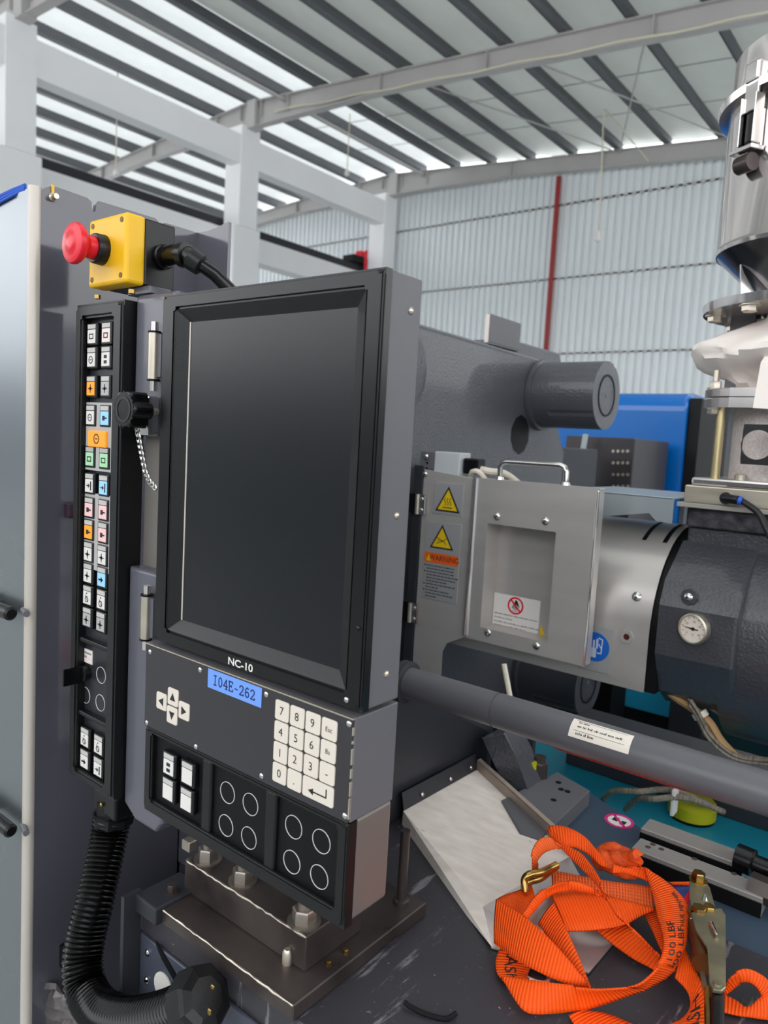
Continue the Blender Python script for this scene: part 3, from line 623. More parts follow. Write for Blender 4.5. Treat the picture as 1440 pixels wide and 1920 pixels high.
B().box(SIDE(XC), YC1 - 0.002, 1.04, 0.02, 1.36, -0.004, 0.0).build('rear_panel', GREYC, enc)
q = at(430, 416, 'Y', YC1 + 0.001)
zq = at(358, 432, 'X', XC).z
B().prism(FRONT(YC1), [(XC - 0.003, 0.9), (q.x, 0.9), (q.x, q.z), (q.x - 0.01, q.z - 0.001), (XC + 0.05, zq + 0.002), (XC + 0.02, zq - 0.001), (XC - 0.003, zq)], -0.005, 0.0).build('flange_panel', GREYC, enc)
zf = at(60, 352, 'X', XC).z
B().box(FRONT(YC0), XC - 0.9, XC - 0.006, 0.02, zf, -0.02, 0.0).build('door', SILVER, enc)
B().tube([(XC - 0.006, YC0 + 0.006, 0.02), (XC - 0.006, YC0 + 0.006, zf + 0.004)], 0.0075, 16).build('corner_highlight', PALE, enc)  # rounded corner, its highlight put into the pale colour
B().box(WORLD, XC - 0.9, XC - 0.004, YC0 + 0.003, YC1 - 0.02, zf - 0.004, zf + 0.003).build('top_sheet', SILVER, enc)
for py in (1150, 1556):
    q = at(22, py, 'Y', YC0 - 0.012)
    hd = B().lathe((q.x + 0.004, YC0 - 0.014, q.z), (-1, 0, 0), [(0, 0.006), (0.003, 0.0085), (0.12, 0.0085)], 14).build('door_handle', BLACK, enc)
    B().lathe((q.x + 0.004, YC0, q.z + 0.003), (0.9, -0.25, 0), [(0, 0.004), (0.022, 0.004)], 10).build('handle_stud', GREYS, hd)
    B().box(FRONT(YC0), q.x - 0.09, q.x - 0.08, q.z - 0.01, q.z + 0.01, 0.0, 0.012).build('handle_foot', GREYS, hd)
q = at(98, 370, 'X', XC); bo = B().lathe(q, (1, 0, 0), [(0, 0.005), (0.002, 0.005), (0.003, 0.0032), (0.010, 0.0032)], 14).build('bolt', NICKEL, enc)
B().box(SIDE(XC), q.y - 0.0015, q.y + 0.0015, q.z + 0.004, q.z + 0.014, 0.0, 0.002).build('paint_mark', YEL, enc)
q = at(127, 955, 'X', XC); B().box(SIDE(XC), q.y - 0.006, q.y + 0.006, q.z - 0.010, q.z + 0.010, 0.0, 0.014, 0.003).build('latch', mat('dark_purple_latch', (58, 40, 52), 0.3), enc)
q = at(114, 1790, 'X', XC)
ck = B().box(SIDE(XC), q.y - 0.003, q.y + 0.006, q.z - 0.016, q.z + 0.016, 0.0, 0.010, 0.002).build('cable_clip', BLACK, enc)
for dz in (-0.010, 0.012): dome(ck, (XC + 0.010, q.y, q.z + dz), (1, -0.2, 0), 0.0026, CHROME)
B().tube([(XC + 0.006, q.y + 0.003, q.z - 0.016), (XC + 0.006, q.y + 0.004, q.z - 0.07)], 0.0012, 6).build('wire_stay', CHROME, ck)
q = at(10, 370, 'Y', YC0 + 0.05)
b = B()
for k in range(3): b.tube([(XC - 0.34, YC0 - 0.0025, zf - 0.012 + 0.0045 * k), (XC - 0.10, YC0 - 0.0025, zf - 0.007 + 0.0040 * k), (XC - 0.045, YC0 - 0.002, zf - 0.002 + 0.0030 * k), (XC - 0.025, YC0 + 0.004, zf + 0.004 + 0.0022 * k)], 0.0021, 6)
tag(b.build('blue_cord_bundle', BLUEC), 'bundle of blue cord along the top edge of the silver door', 'cord')
# ================================================================== machine bed below the terminal
ZB = 1.02
bed = thing('machine_bed', 'dark painted machine bed carrying the terminal foot and the strap', 'machine', (-0.3, 0.8, 0))
PX1, PY0, PZ = -0.432, 0.452, 1.036                    # foot plate corner
fr_ = at(262, 1690, 'Y', PY0); fx = fr_.x
B().box(WORLD, -0.690, 0.55, PY0 + 0.004, 0.86, 0.0, ZB, 0.002, 1).build('top_casting', BED, bed)
B().prism(F((0, 0, ZB - 0.09), (1, 0, 0), (0, 1, 0), (0, 0, 1)), [(-0.69, 0.859), (0.30, 0.859), (0.30, 0.99), (-0.14, 0.99), (-0.165, 1.015), (-0.31, 1.035), (-0.425, 1.095), (-0.69, 1.10)], 0, 0.09 - 0.004).build('blue_grey_plate', BLUEDK, bed)
B().box(FRONT(PY0 + 0.004), -0.690, 0.5, 0.55, ZB - 0.03, 0.0, 0.004, 0.001, 1).build('front_sheet', mat('blue_grey_sheet', (72, 76, 90), 0.35, var=0.06, vscale=6), bed)  # dark blue grey sheet on the bed front
# foot plate with the raised block
foot = thing('terminal_foot', 'oily steel foot block with large hex nuts under the terminal', 'bracket', (-0.55, 0.53, ZB))
B().box(WORLD, -0.650, PX1, PY0, 0.660, ZB, PZ, 0.0012, 1).build('foot_plate', OILY, foot)
BZ = 1.072; bx1 = at(574, 1758, 'Z', BZ); bk = at(337, 1602, 'Z', BZ)
B().box(WORLD, -0.645, bx1.x, bx1.y, bx1.y + 0.085, PZ, BZ, 0.0012, 1).build('block', OILY, foot)
eg = B(); pts_ = []
for i in range(31): pts_.append((-0.64 + (bx1.x + 0.64) * i / 30, bx1.y - 0.0002, BZ + random.uniform(-0.0012, 0.0004)))
eg.tube(pts_, [random.uniform(0.0006, 0.0016) for _ in pts_], 6); eg.build('bright_edge', NICKEL, foot)  # ragged bright bead along the block edge
eg = B(); pts_ = []
for i in range(31): pts_.append((-0.63 + (PX1 + 0.63) * i / 30, PY0 - 0.0002, PZ + random.uniform(-0.001, 0.0004)))
eg.tube(pts_, [random.uniform(0.0006, 0.0014) for _ in pts_], 6); eg.build('bright_edge', NICKEL, foot)  # plate edge highlight drawn as a ragged bright bead
for px, py, r_, st in ((455, 1652, 0.0115, 0.012), (570, 1728, 0.0125, 0.016), (390, 1612, 0.0115, 0.010)):
    q = at(px, py, 'Z', BZ); hexbolt(foot, (q.x, q.y, BZ), (0, 0, 1), r_, 0.013, mat('dull_nut_steel', (150, 142, 134), 0.34, 0.85, var=0.1, vscale=60), 'hex_nut', True, st)
q = at(355, 1592, 'Z', BZ); B().box(WORLD, q.x - 0.007, q.x + 0.007, q.y - 0.006, q.y + 0.006, BZ, BZ + 0.012, 0.001, 1).build('jack_bolt', NICKEL, foot)
q = at(538, 1806, 'Z', PZ); B().lathe((q.x, q.y, PZ), (0, 0, 1), [(0, 0.005), (0.012, 0.005), (0.015, 0.003)], 14).build('dowel_pin', NICKEL, foot)
for px, py in ((648, 1784), (616, 1806)):
    q = at(px, py, 'Z', PZ); B().lathe((q.x, q.y, PZ), (0, 0, 1), [(0, 0.0032), (0.002, 0.0032), (0.003, 0.002)], 10).build('small_screw', BRASS, foot)
# terminal column rising from the block
B().box(WORLD, -0.60, -0.452, 0.545, 0.572, BZ, 1.16, 0.003).build('riser', GREYDK, foot)
q = at(752, 1692, 'Z', PZ)
B().lathe((q.x, q.y, PZ), (0, 0, 1), [(0, 0.009), (0.004, 0.009), (0.005, 0.0055), (0.085, 0.0055)], 18).build('support_rod', OILY, foot)
# left bracket with bolt
lbk = thing('corner_bracket', 'dark corner bracket with one bolt left of the terminal foot', 'bracket', (-0.70, 0.50, ZB))
q = at(322, 1672, 'Z', PZ + .004)
B().box(WORLD, q.x - 0.026, q.x + 0.014, q.y - 0.030, q.y + 0.03, ZB, PZ + 0.004, 0.002).build('pad', GREYDK, lbk)
hexbolt(lbk, (q.x, q.y, PZ + 0.004), (0, 0, 1), 0.0055, 0.008, OILY, 'bolt', True)
B().box(WORLD, q.x - 0.030, q.x - 0.024, 0.430, 0.4515, 0.86, PZ + 0.006).build('upright', GREYDK, lbk)
# hole, cap and conduit fitting on the front sheet
FB = FRONT(PY0)
q = at(308, 1850, 'Y', PY0); tag(B().lathe((q.x, PY0 - .0005, q.z), (0, -1, 0), [(0, 0.016), (0.0015, 0.016)], 24).build('blind_cap', WHITE), 'pale round blanking cap on the bed front by the hose', 'cap')
q = at(318, 1812, 'Y', PY0)
sl = thing('cable_slot', 'dark slotted cable opening with bright screws on the bed front', 'opening', (q.x, PY0, q.z))
B().prism(FRONT(PY0 - .0004), [(q.x + a * 0.018 - c_ * 0.006, q.z - a * 0.010 + c_ * 0.008) for a, c_ in ((-1, -1), (1, -1), (1.3, 0), (1, 1), (-1, 1), (-1.3, 0))], 0.0, 0.001).build('slot', BLACKM, sl)
for px, py in ((278, 1786), (276, 1837), (345, 1841)):
    q = at(px, py, 'Y', PY0); dome(sl, (q.x, PY0 - .0003, q.z), (0, -1, 0), 0.004, CHROME)
# corrugated conduit
hose = thing('corrugated_conduit', 'black corrugated cable conduit curving from the button strip to the bed', 'hose', at(150, 1900, 'Y', 0.42))
ctrl = [at(212, 1525, 'Y', 0.478), at(206, 1560, 'Y', 0.474), at(194, 1620, 'Y', 0.460), at(178, 1690, 'Y', 0.442), at(162, 1755, 'Y', 0.428), at(155, 1810, 'Y', 0.418), at(164, 1862, 'Y', 0.412), at(196, 1900, 'Y', 0.409), at(250, 1912, 'Y', 0.410), at(305, 1903, 'Y', 0.413), at(362, 1880, 'Y', 0.418)]
def catmull(c, n):
    c = [c[0] * 2 - c[1]] + c + [c[-1] * 2 - c[-2]]; out = []
    for i in range(1, len(c) - 2):
        for k in range(n):
            t = k / n; p0, p1, p2, p3 = c[i - 1:i + 3]
            out.append(0.5 * ((2 * p1) + (p2 - p0) * t + (2 * p0 - 5 * p1 + 4 * p2 - p3) * t * t + (3 * p1 - p0 - 3 * p2 + p3) * t ** 3))
    out.append(c[-2]); return out
pth = catmull(ctrl, 60)
ln = [0.0]
for a, c_ in zip(pth[:-1], pth[1:]): ln.append(ln[-1] + (c_ - a).length)
NR = int(ln[-1] / 0.0054) ; rp, rr_ = [], []
j = 0
for i in range(NR * 4 + 1):
    d_ = ln[-1] * i / (NR * 4)
    while j < len(ln) - 2 and ln[j + 1] < d_: j += 1
    rp.append(pth[j].lerp(pth[j + 1], (d_ - ln[j]) / max(1e-9, ln[j + 1] - ln[j]))); rr_.append((0.0224, 0.0216, 0.0196, 0.0216)[i % 4])
B().tube(rp, rr_, 24).build('corrugated_tube', RUB, hose)
B().lathe(rp[0] + V((0, 0, -0.012)), (0.0, 0.05, 1), [(0, 0.0235), (0.010, 0.0245), (0.012, 0.0215), (0.030, 0.0215)], 8).build('top_fitting', BLACK, hose)
dd = (rp[-1] - rp[-12]).normalized()
B().lathe(rp[-1] - dd * 0.006, dd, [(0, 0.025), (0.004, 0.0305), (0.024, 0.0305), (0.027, 0.027), (0.029, 0.018)], 8).build('end_nut', BLACK, hose)
for px, py in ((393, 1895), (399, 1850), (393, 1899)): dome(hose, at(px, py, 'Y', rp[-1].y - 0.029), (0, -1, 0), 0.0022, BRASS, 'paint_dot')
# crumpled clear bag at the lower left
bg_ = B(); vs_ = []; fs_ = []; 
for i in range(9):
    for jj in range(9):
        q = at(55 + 11 * i + 2 * jj, 1815 + 14 * jj + 8 * i * (1 - jj / 9), 'Y', 0.455); vs_.append(q + V((0, random.uniform(-0.006, 0.006), 0)))
fs_ = [(9 * i + jj, 9 * i + jj + 1, 9 * i + jj + 10, 9 * i + jj + 9) for i in range(8) for jj in range(8)]
bg_.raw(vs_, fs_)
tag(bg_.build('plastic_wrap', mat('crinkled_film', (104, 98, 98), 0.15, spec=0.8, bump=0.5, bscale=120, alpha=0.75)), 'crinkled clear plastic film hanging below the conduit bend', 'film')
# ------------------------------------------------------------------ wall plate, chute, gusset
tag(B().prism(SIDE(-0.585), [(0.70, ZB), (1.075, ZB), (1.075, 1.068), (0.86, 1.178), (0.81, 1.232), (0.70, 1.232)], -0.012, 0.0, 0.002).build('side_plate', GREYDK), 'dark upright side plate behind the pale chute', 'panel')
ch = thing('discharge_chute', 'pale scratched sheet metal chute sloping down from the dark plate', 'chute', (-0.45, 0.8, ZB))
A_, Bq, C_, D_ = at(756, 1520, 'X', -0.572), at(893, 1443, 'X', -0.572), at(1068, 1606, 'Z', ZB + 0.016), at(905, 1700, 'Z', ZB + 0.016)
A2, D2 = at(776, 1590, 'X', -0.54), None
nrm = (Bq - A_).cross(D_ - A_).normalized()
if nrm.z < 0: nrm = -nrm
def slab(b_, q4, nv, th): 
    vs = [p for p in q4] + [p - nv * th for p in q4]
    return b_.raw(vs, [(0, 1, 2, 3), (7, 6, 5, 4), (0, 4, 5, 1), (1, 5, 6, 2), (2, 6, 7, 3), (3, 7, 4, 0)])
slab(B(), [A_, Bq, C_, D_], nrm, 0.0015).build('chute_floor', CHUTE, ch)
E1, E2, E3 = at(921, 1776, 'Z', ZB + 0.003), at(1104, 1824, 'Z', ZB + 0.003), at(1154, 1764, 'Z', ZB + 0.003)
slab(B(), [D_, C_, E3, E2], V((0, 0, 1)), 0.0015).build('chute_end', mat('chute_end_sheet', (196, 186, 184), 0.25, 0.6), ch)
slab(B(), [D_, E2, E1], V((0, 0, 1)), 0.0015) if False else B().raw([D_, E2, E1, D_ - V((0, 0, .0015)), E2 - V((0, 0, .0015)), E1 - V((0, 0, .0015))], [(0, 1, 2), (5, 4, 3), (0, 2, 5, 3), (2, 1, 4, 5), (1, 0, 3, 4)]).build('chute_end', mat('chute_end_sheet', (196, 186, 184)), ch)
slab(B(), [A_, A_ - nrm * 0.035, E1 + V((0, 0, .001)), D_], (A_ - Bq).normalized(), 0.0015).build('near_side', CHUTE, ch)
side_v = (Bq - A_).normalized()
slab(B(), [Bq, Bq + nrm * 0.016, C_ + nrm * 0.016, C_], -side_v, 0.0015).build('far_side', CHUTEE, ch)
slab(B(), [Bq + nrm * 0.016, C_ + nrm * 0.016, C_ + nrm * 0.016 + side_v * 0.010, Bq + nrm * 0.016 + side_v * 0.010], nrm, 0.0015).build('far_lip', CHUTEE, ch)
fl_ = F(A_, side_v, nrm, None)
slab(B(), [A_ + nrm * 0.0005, Bq + nrm * 0.0005, Bq + nrm * 0.024 + V((-.006, 0, 0)), A_ + nrm * 0.024 + V((-.006, 0, 0))], V((-1, 0, 0)), 0.0015).build('mount_flange', GREYDK, ch)
for t_ in (0.22, 0.60, 0.90):
    dome(ch, A_.lerp(Bq, t_) + nrm * 0.010 + V((0.001, 0, 0)), (1, 0, 0.3), 0.0035, CHROME)
# gusset and its drilled foot
gs = thing('gusset_bracket', 'grey triangular gusset on a drilled steel foot behind the chute', 'bracket', (-0.45, 1.0, ZB))
G = [at(898, 1380, 'X', -0.545), at(950, 1372, 'X', -0.545)]
g0, g1, g2, g3 = at(905, 1378, 'Y', 1.00), at(958, 1392, 'Y', 1.00), at(985, 1470, 'Y', 1.00), at(975, 1560, 'Z', ZB + .012)
GP = [at(px, py, 'Y', 0.985) for px, py in ((903, 1384), (945, 1374), (968, 1420), (990, 1482), (992, 1540), (976, 1562), (958, 1510), (930, 1440))]
B().prism(FRONT(0.985), [(p.x, max(p.z, ZB + 0.002)) for p in GP][::-1], -0.05, 0.0, 0.002, 2).build('gusset', GREYD, gs)
B().box(WORLD, -0.573, GP[4].x - 0.03, 1.04, 1.05, ZB + 0.002, 1.10).build('back_rib', GREYDK, gs)
pl_ = [at(975, 1560, 'Z', 1.04), at(940, 1500, 'Z', 1.04), at(1045, 1447, 'Z', 1.04), at(1106, 1482, 'Z', 1.04), at(1012, 1572, 'Z', 1.04)]
B().prism(F((0, 0, 0), (1, 0, 0), (0, 1, 0), (0, 0, 1)), [(p.x, p.y) for p in pl_][::-1], ZB - 0.0038, 1.04, 0.001, 1).build('foot_plate', GREYS, gs)
for px, py in ((1047, 1467), (1052, 1480), (1064, 1484), (1038, 1500)):
    q = at(px, py, 'Z', 1.0402); B().lathe(q, (0, 0, 1), [(0, 0.0045), (0.0004, 0.0045)], 14).build('drill_hole', BLACKM, gs)
B().tube([at(1018, 1534, 'Z', 1.022), at(1060, 1512, 'Z', 1.022), at(1100, 1490, 'Z', 1.022)], 0.005, 8).build('weld_bead', STEELP, gs)
q = at(1012, 1432, 'Z', 1.06); B().lathe((q.x, q.y, 1.04), (0, 0, 1), [(0, 0.014), (0.022, 0.014), (0.024, 0.010), (0.032, 0.010)], 8).build('bolt', OILY, gs)
q = at(1000, 1424, 'Z', 1.07); B().lathe((q.x, q.y, 1.05), (0, 0, 1), [(0, 0.006), (0.016, 0.006)], 12).build('yellow_cap', YELD, gs)
q0 = at(960, 1365, 'Y', 1.02); q1 = at(985, 1415, 'Y', 1.02)
tag(B().tube([at(945, 1245, 'Y', 1.06), at(957, 1310, 'Y', 1.06), q0, q1, q1 + V((0.0, 0.02, -0.03))], 0.0045, 8).build('cream_cable', CREAM), 'cream cable dropping behind the long grey bar', 'cable')
# ------------------------------------------------------------------ long grey bar
YB_ = 0.78; pr_ = [at(770, 1250, 'Y', YB_), at(760, 1310, 'Y', YB_), at(1440, 1470, 'Y', YB_), at(1440, 1528, 'Y', YB_)]
zc = 1.2305; rb = 0.0208
bar = thing('guide_bar', 'long scratched grey painted bar crossing above the machine bed', 'bar', (-0.3, YB_, zc))
GBAR = mat('scratched_grey_bar', (94, 93, 98), 0.34, var=0.06, vscale=9, wear=((176, 172, 168), 22, 0.70, (0.6, 3, 3)))
B().lathe((-0.572, YB_, zc), (1, 0, 0), [(0, rb), (0.002, rb), (0.144, rb), (0.145, rb), (0.1452, rb - 0.0012), (0.1478, rb - 0.0012), (0.148, rb + 0.0003), (0.150, rb + 0.0003), (0.95, rb + 0.0003)], 40).build('bar_tube', GBAR, bar)
B().lathe((-0.573, YB_, zc), (1, 0, 0), [(0, 0.028), (0.012, 0.028), (0.014, rb)], 30).build('end_flange', GREYDK, bar)
# paper label wrapped on the bar
la, lb_ = at(1066, 1365, 'Y', YB_ - rb), at(1180, 1395, 'Y', YB_ - rb)
def wrap(a, t, off=0.0005):                       # a along the bar, t angle from the camera-facing side upward
    r2 = rb + 0.0003 + off; return V((a, YB_ - r2 * math.cos(t), zc + r2 * math.sin(t)))
xa, xb2 = la.x, lb_.x
t0_, t1_ = math.radians(12), math.radians(72)
vs_ = []; fs_ = []
for i in range(13):
    t_ = t0_ + (t1_ - t0_) * i / 12
    vs_ += [wrap(xa, t_), wrap(xb2, t_)]
    if i: fs_.append((2 * i - 2, 2 * i - 1, 2 * i + 1, 2 * i))
lp = B().raw(vs_, fs_).build('paper_label', mat('paper_label', (236, 226, 214), 0.6), bar)
tx = B()
def wmap(x0, tang, size): return lambda x, y: wrap(x0 + x * size * 0.9, tang + y * size / rb, 0.0007)
rr4 = random.Random(4)
for tdeg, L_, hgt in ((58, 0.30, 7), (44, 0.78, 7), (22, 0.36, 8)):          # illegible small print
    x = xa + 0.008
    while x < xa + (xb2 - xa) * L_:
        for _ in range(rr4.randint(2, 6)):
            lw = rr4.uniform(0.0006, 0.0012); t_a, t_b = math.radians(tdeg), math.radians(tdeg + hgt * rr4.choice((0.65, 0.65, 1.0)))
            tx.raw([wrap(x, t_a, .0007), wrap(x + lw, t_a, .0007), wrap(x + lw, t_b, .0007), wrap(x, t_b, .0007)], [(0, 1, 2, 3)]); x += lw + 0.0005
        x += 0.0014
for t_ in (33, 66): tx.raw([wrap(xa + 0.005, math.radians(t_), .0007), wrap(xb2 - 0.006, math.radians(t_), .0007), wrap(xb2 - 0.006, math.radians(t_ + 1.0), .0007), wrap(xa + 0.005, math.radians(t_ + 1.0), .0007)], [(0, 1, 2, 3)])
tx.build('label_print', INK, lp)
# red line under the bar: a thin painted lip of the carriage
B().tube([(-0.345, YB_ - 0.004, zc - rb - 0.0008), (-0.20, YB_ - 0.004, zc - rb - 0.0008)], 0.0012, 6).build('red_line', REDP, bar)
# ------------------------------------------------------------------ rails, tray, cap on the bed
for k, (px0, py0, px1, py1, wd, lab) in enumerate(((1183, 1590, 1416, 1672, 0.030, 'steel slot rail nearest the ratchet, with brown stains'), (1206, 1547, 1392, 1624, 0.032, 'steel slot rail next to the teal tray'))):
    a, c_ = at(px0, py0, 'Z', 1.040), at(px1, py1, 'Z', 1.040); yy = (a.y + c_.y) / 2
    t = thing('slot_rail', lab, 'rail', (a.x, yy, ZB), 'steel slot rails on the bed')
    B().box(WORLD, a.x, c_.x if k else c_.x + 0.01, yy - 0.004, yy + wd, ZB - 0.0038, 1.040, 0.001, 1).build('rail_bar', mat('ground_steel', (152, 146, 142), 0.5, 0.3, var=0.05, vscale=20, stretch=(1, 6, 1)), t)
    B().box(WORLD, a.x, c_.x if k else c_.x + 0.01, yy - 0.006, yy - 0.004, ZB - 0.0038, 1.034).build('rail_side', BLACKM, t)
    if k == 0:
        b = B()
        for px, py in ((1215, 1588), (1240, 1592), (1224, 1583), (1302, 1610), (1376, 1638)):
            q = at(px, py, 'Z', 1.0402); b.lathe(q, (0, 0, 1), [(0, 0.004), (0.0002, 0.003)], 7)
        b.build('rust_spots', mat('rust', (70, 52, 46), 0.7), t)
rl = at(1430, 1660, 'Z', 1.04)
t = thing('stop_screw', 'black oily round stop with hex nut at the end of the rails', 'bolt', (-0.165, 1.0, ZB))
q = at(1398, 1612, 'Z', 1.05); B().lathe((q.x - .012, q.y + .01, 1.045), (1, -0.1, 0), [(0, 0.017), (0.02, 0.017), (0.022, 0.012), (0.045, 0.012)], 20).build('stop_head', BLACKG, t)
q = at(1425, 1650, 'Z', 1.05); B().lathe((q.x - .01, q.y, 1.040), (1, -0.1, 0), [(0, 0.016), (0.04, 0.016)], 6).build('hex_nut', OILY, t)
tag(B().box(WORLD, -0.80, 0.5, 1.102, 1.62, 0.86, 0.885).build('drip_tray', TEAL), 'teal painted drip tray floor behind the slot rails', 'tray')
q = at(1298, 1512, 'Z', 0.905)
t = thing('yellow_foot_cap', 'yellow green domed cap lying in the teal tray', 'cap', (q.x, q.y, 0.885))
B().lathe((q.x, q.y, 0.885), (0, 0, 1), [(0, 0.040), (0.006, 0.042)], 32).build('rim', BLACKM, t)
B().lathe((q.x, q.y, 0.891), (0, 0, 1), [(0, 0.042), (0.022, 0.043), (0.030, 0.036), (0.033, 0.02), (0.0335, 0.002)], 32).build('dome', YELD, t)
for k, (y0, y1, y2) in enumerate(((1502, 1488, 1478), (1518, 1503, 1492))):
    dx = 45 * k
    pts_ = catmull([at(1128 + dx, y0, 'Z', 0.90), at(1150 + dx, y1 - 4, 'Z', 0.94), at(1200 + dx * .6, y2 + 6, 'Z', 0.96), at(1260 + dx * .6, y2 + 4, 'Z', 0.96), at(1330 + dx * .6, y2 + 30, 'Z', 0.93)], 8)
    tag(B().tube(pts_, 0.0055, 8).build('tray_cable', WIRE), ('upper' if k == 0 else 'lower') + ' grey sleeved cable arching over the teal tray', 'cable')
q = at(1266, 1490, 'Z', 0.965); tag(B().box(F(q, (1, 0, 0), (0, 0, 1)), -0.003, 0.003, -0.035, 0.012, -0.012, 0.012, 0.001, 1).build('cable_tie', WHITE), 'white cable tie around the two tray cables', 'cable tie')
# round no-touch sticker with magenta rim on the blue grey plate
q = at(1161, 1540, 'Z', ZB - 0.004); fz = F((q.x, q.y, ZB - 0.0040), (1, 0, 0), (0, 1, 0), (0, 0, 1))
t = thing('round_sticker', 'round white sticker with magenta rim on the blue grey plate', 'sticker', (q.x, q.y, ZB - 0.004))
B().lathe((q.x, q.y, ZB - 0.0039), (0, 0, 1), [(0, 0.020), (0.0004, 0.020)], 28).build('disc', WHITE, t)
B().ring(fz, 0, 0, 0.0165, 0.021, 0.0002, 0.0008, 28).stroke(fz, [(-0.012, 0.012), (0.012, -0.012)], 0.004, 0.0005, 0.0008).build('rim', MAGENTA, t)
B().box(fz, -0.010, -0.002, -0.004, 0.008, 0.0005, 0.0007, 0.0001, 1).box(fz, 0.003, 0.010, -0.009, 0.004, 0.0005, 0.0007, 0.0001, 1).build('figure', INK, t)
tag(B().box(WORLD, -0.62, 0.5, 1.45, 1.55, 0.886, 0.985, 0.003).build('carriage_beam', GREYDK), 'dark carriage beam behind the long grey bar', 'beam')
# ================================================================== purge guard and injection barrel
YG = 1.20; FG = FRONT(YG)
gd = thing('purge_guard', 'brushed stainless purge guard door with warning stickers and window', 'guard', (-0.62, YG + .06, 1.18))
gx = lambda px, py: at(px, py, 'Y', YG)
e0 = gx(788, 895); hx = gx(885, 1000).x; RX = gx(1108, 1100).x; zt_, zb_ = 1.490, 1.181
LXg = gx(786, 1000).x
# hinged left leaf with cut-away lower corner
cz = gx(830, 1205)
B().prism(FRONT(YG + 0.004), [(LXg, 0.98), (gx(822, 1300).x, 0.98), (gx(826, 1225).x, cz.z - 0.02), (gx(835, 1205).x, cz.z), (hx + 0.002, gx(880, 1195).z), (hx + 0.002, zt_ - 0.002), (LXg, zt_ + 0.008)], -0.003, 0.0, 0.0008, 1).build('hinged_leaf', STEEL, gd)
B().tube([(hx, YG + 0.003, zb_ + 0.005), (hx, YG + 0.003, zt_ - 0.001)], 0.0075, 14).build('bend', STEELP, gd)  # brighter bead, widened to carry the highlight on the bend
wx0, wx1, wz0, wz1 = gx(907, 1080).x, gx(1036, 1080).x, 1.208, 1.407
pan = B(); pan.frame(FG, hx, RX, zb_, zt_, wx0, wx1, wz0, wz1, -0.004, 0.0); pan = pan.build('door_panel', STEEL, gd)
B().box(FG, wx0 - 0.012, wx1 + 0.012, wz0 - 0.012, wz1 + 0.012, -0.047, -0.045).build('window_back', STEEL, gd)
B().frame(FG, wx0 - 0.012, wx1 + 0.012, wz0 - 0.012, wz1 + 0.012, wx0, wx1, wz0, wz1, -0.045, -0.004).build('window_return', STEEL, gd)
B().box(SIDE(RX), YG + 0.0005, YG + 0.026, zb_, zt_, -0.003, 0.0, 0.001, 1).build('edge_return', STEEL, gd)
B().box(SIDE(RX), YG - 0.001, YG + 0.005, zb_ + 0.003, zt_ - 0.003, -0.004, 0.001, 0.002, 2).build('rolled_edge', STEELP, gd)
B().box(WORLD, hx, RX - 0.003, YG + 0.004, YG + 0.028, zt_ - 0.003, zt_).build('top_return', STEEL, gd)
for px, py in ((932, 968), (1023, 977), (915, 1186), (1006, 1211)):
    q = gx(px, py); dome(gd, q, (0, -1, 0), 0.0072, CHROME, 'dome_screw')
# handle on top
h0, h1 = at(937, 893, 'Y', YG + 0.015), at(1060, 908, 'Y', YG + 0.015)
hz = zt_; hp = [(h0.x, YG + 0.015, hz), (h0.x, YG + 0.015, hz + 0.024), (h0.x + 0.004, YG + 0.015, hz + 0.031), (h0.x + 0.012, YG + 0.015, hz + 0.034), (h1.x - 0.012, YG + 0.015, hz + 0.034), (h1.x - 0.004, YG + 0.015, hz + 0.031), (h1.x, YG + 0.015, hz + 0.024), (h1.x, YG + 0.015, hz)]
hd = B().tube(hp, 0.0052, 12).build('handle', CHROME, gd)
for x in (h0.x, h1.x): B().lathe((x, YG + 0.015, hz), (0, 0, 1), [(0, 0.009), (0.005, 0.008), (0.006, 0.006)], 14).build('handle_foot', CHROME, hd)
# hinges
for px, py in ((784, 945), (770, 1148)):
    q = gx(px, py)
    hg = B().cyl((q.x, YG - 0.003, q.z - 0.02), (q.x, YG - 0.003, q.z + 0.02), 0.0045, 10).build('hinge', NICKEL, gd)
    B().box(FRONT(YG), q.x + 0.003, q.x + 0.018, q.z - 0.02, q.z + 0.02, -0.001, 0.003, 0.0006, 1).build('hinge_leaf', CHROME, hg)
    B().box(FRONT(YG), q.x - 0.022, q.x - 0.003, q.z - 0.02, q.z + 0.02, -0.001, 0.003, 0.0006, 1).build('hinge_leaf', BLACKG, hg)
    for dz in (-0.011, 0.011): dome(hg, (q.x + 0.011, YG - 0.0028, q.z + dz), (0, -1, 0), 0.004, CHROME)
# warning plates
FL = FRONT(YG + 0.004)
def tri(pts, parent, name='warning_triangle'):
    P = [at(*p, 'Y', YG + 0.003) for p in pts]; c_ = (P[0] + P[1] + P[2]) / 3
    k = B().prism(FL, [(p.x, p.z) for p in P], 0.0012, 0.0016).build(name, INK, parent)
    B().prism(FL, [(c_.x + (p.x - c_.x) * 0.80, c_.z + (p.z - c_.z) * 0.80) for p in P], 0.0016, 0.0019).build('yellow_field', YELS, k)
    return k, c_
def plate(x0, y0, x1, y1, x2, y2, x3, y3):
    P = [at(a, c_, 'Y', YG + 0.003) for a, c_ in ((x0, y0), (x1, y1), (x2, y2), (x3, y3))]
    bb = B(); xs_ = [P[0].x, P[1].x]; bb.prism(FL, [((P[3].x + P[0].x) / 2, P[3].z), ((P[1].x + P[2].x) / 2, P[2].z), ((P[1].x + P[2].x) / 2, P[1].z), ((P[3].x + P[0].x) / 2, P[0].z)], 0.0, 0.0012, 0.0004, 1)
    return bb.build('warning_plate', GRY_PLATE if False else mat('plate_alu', (168, 168, 169), 0.4, 0.3), gd)
w1 = plate(815, 904, 872, 908, 864, 968, 812, 962)
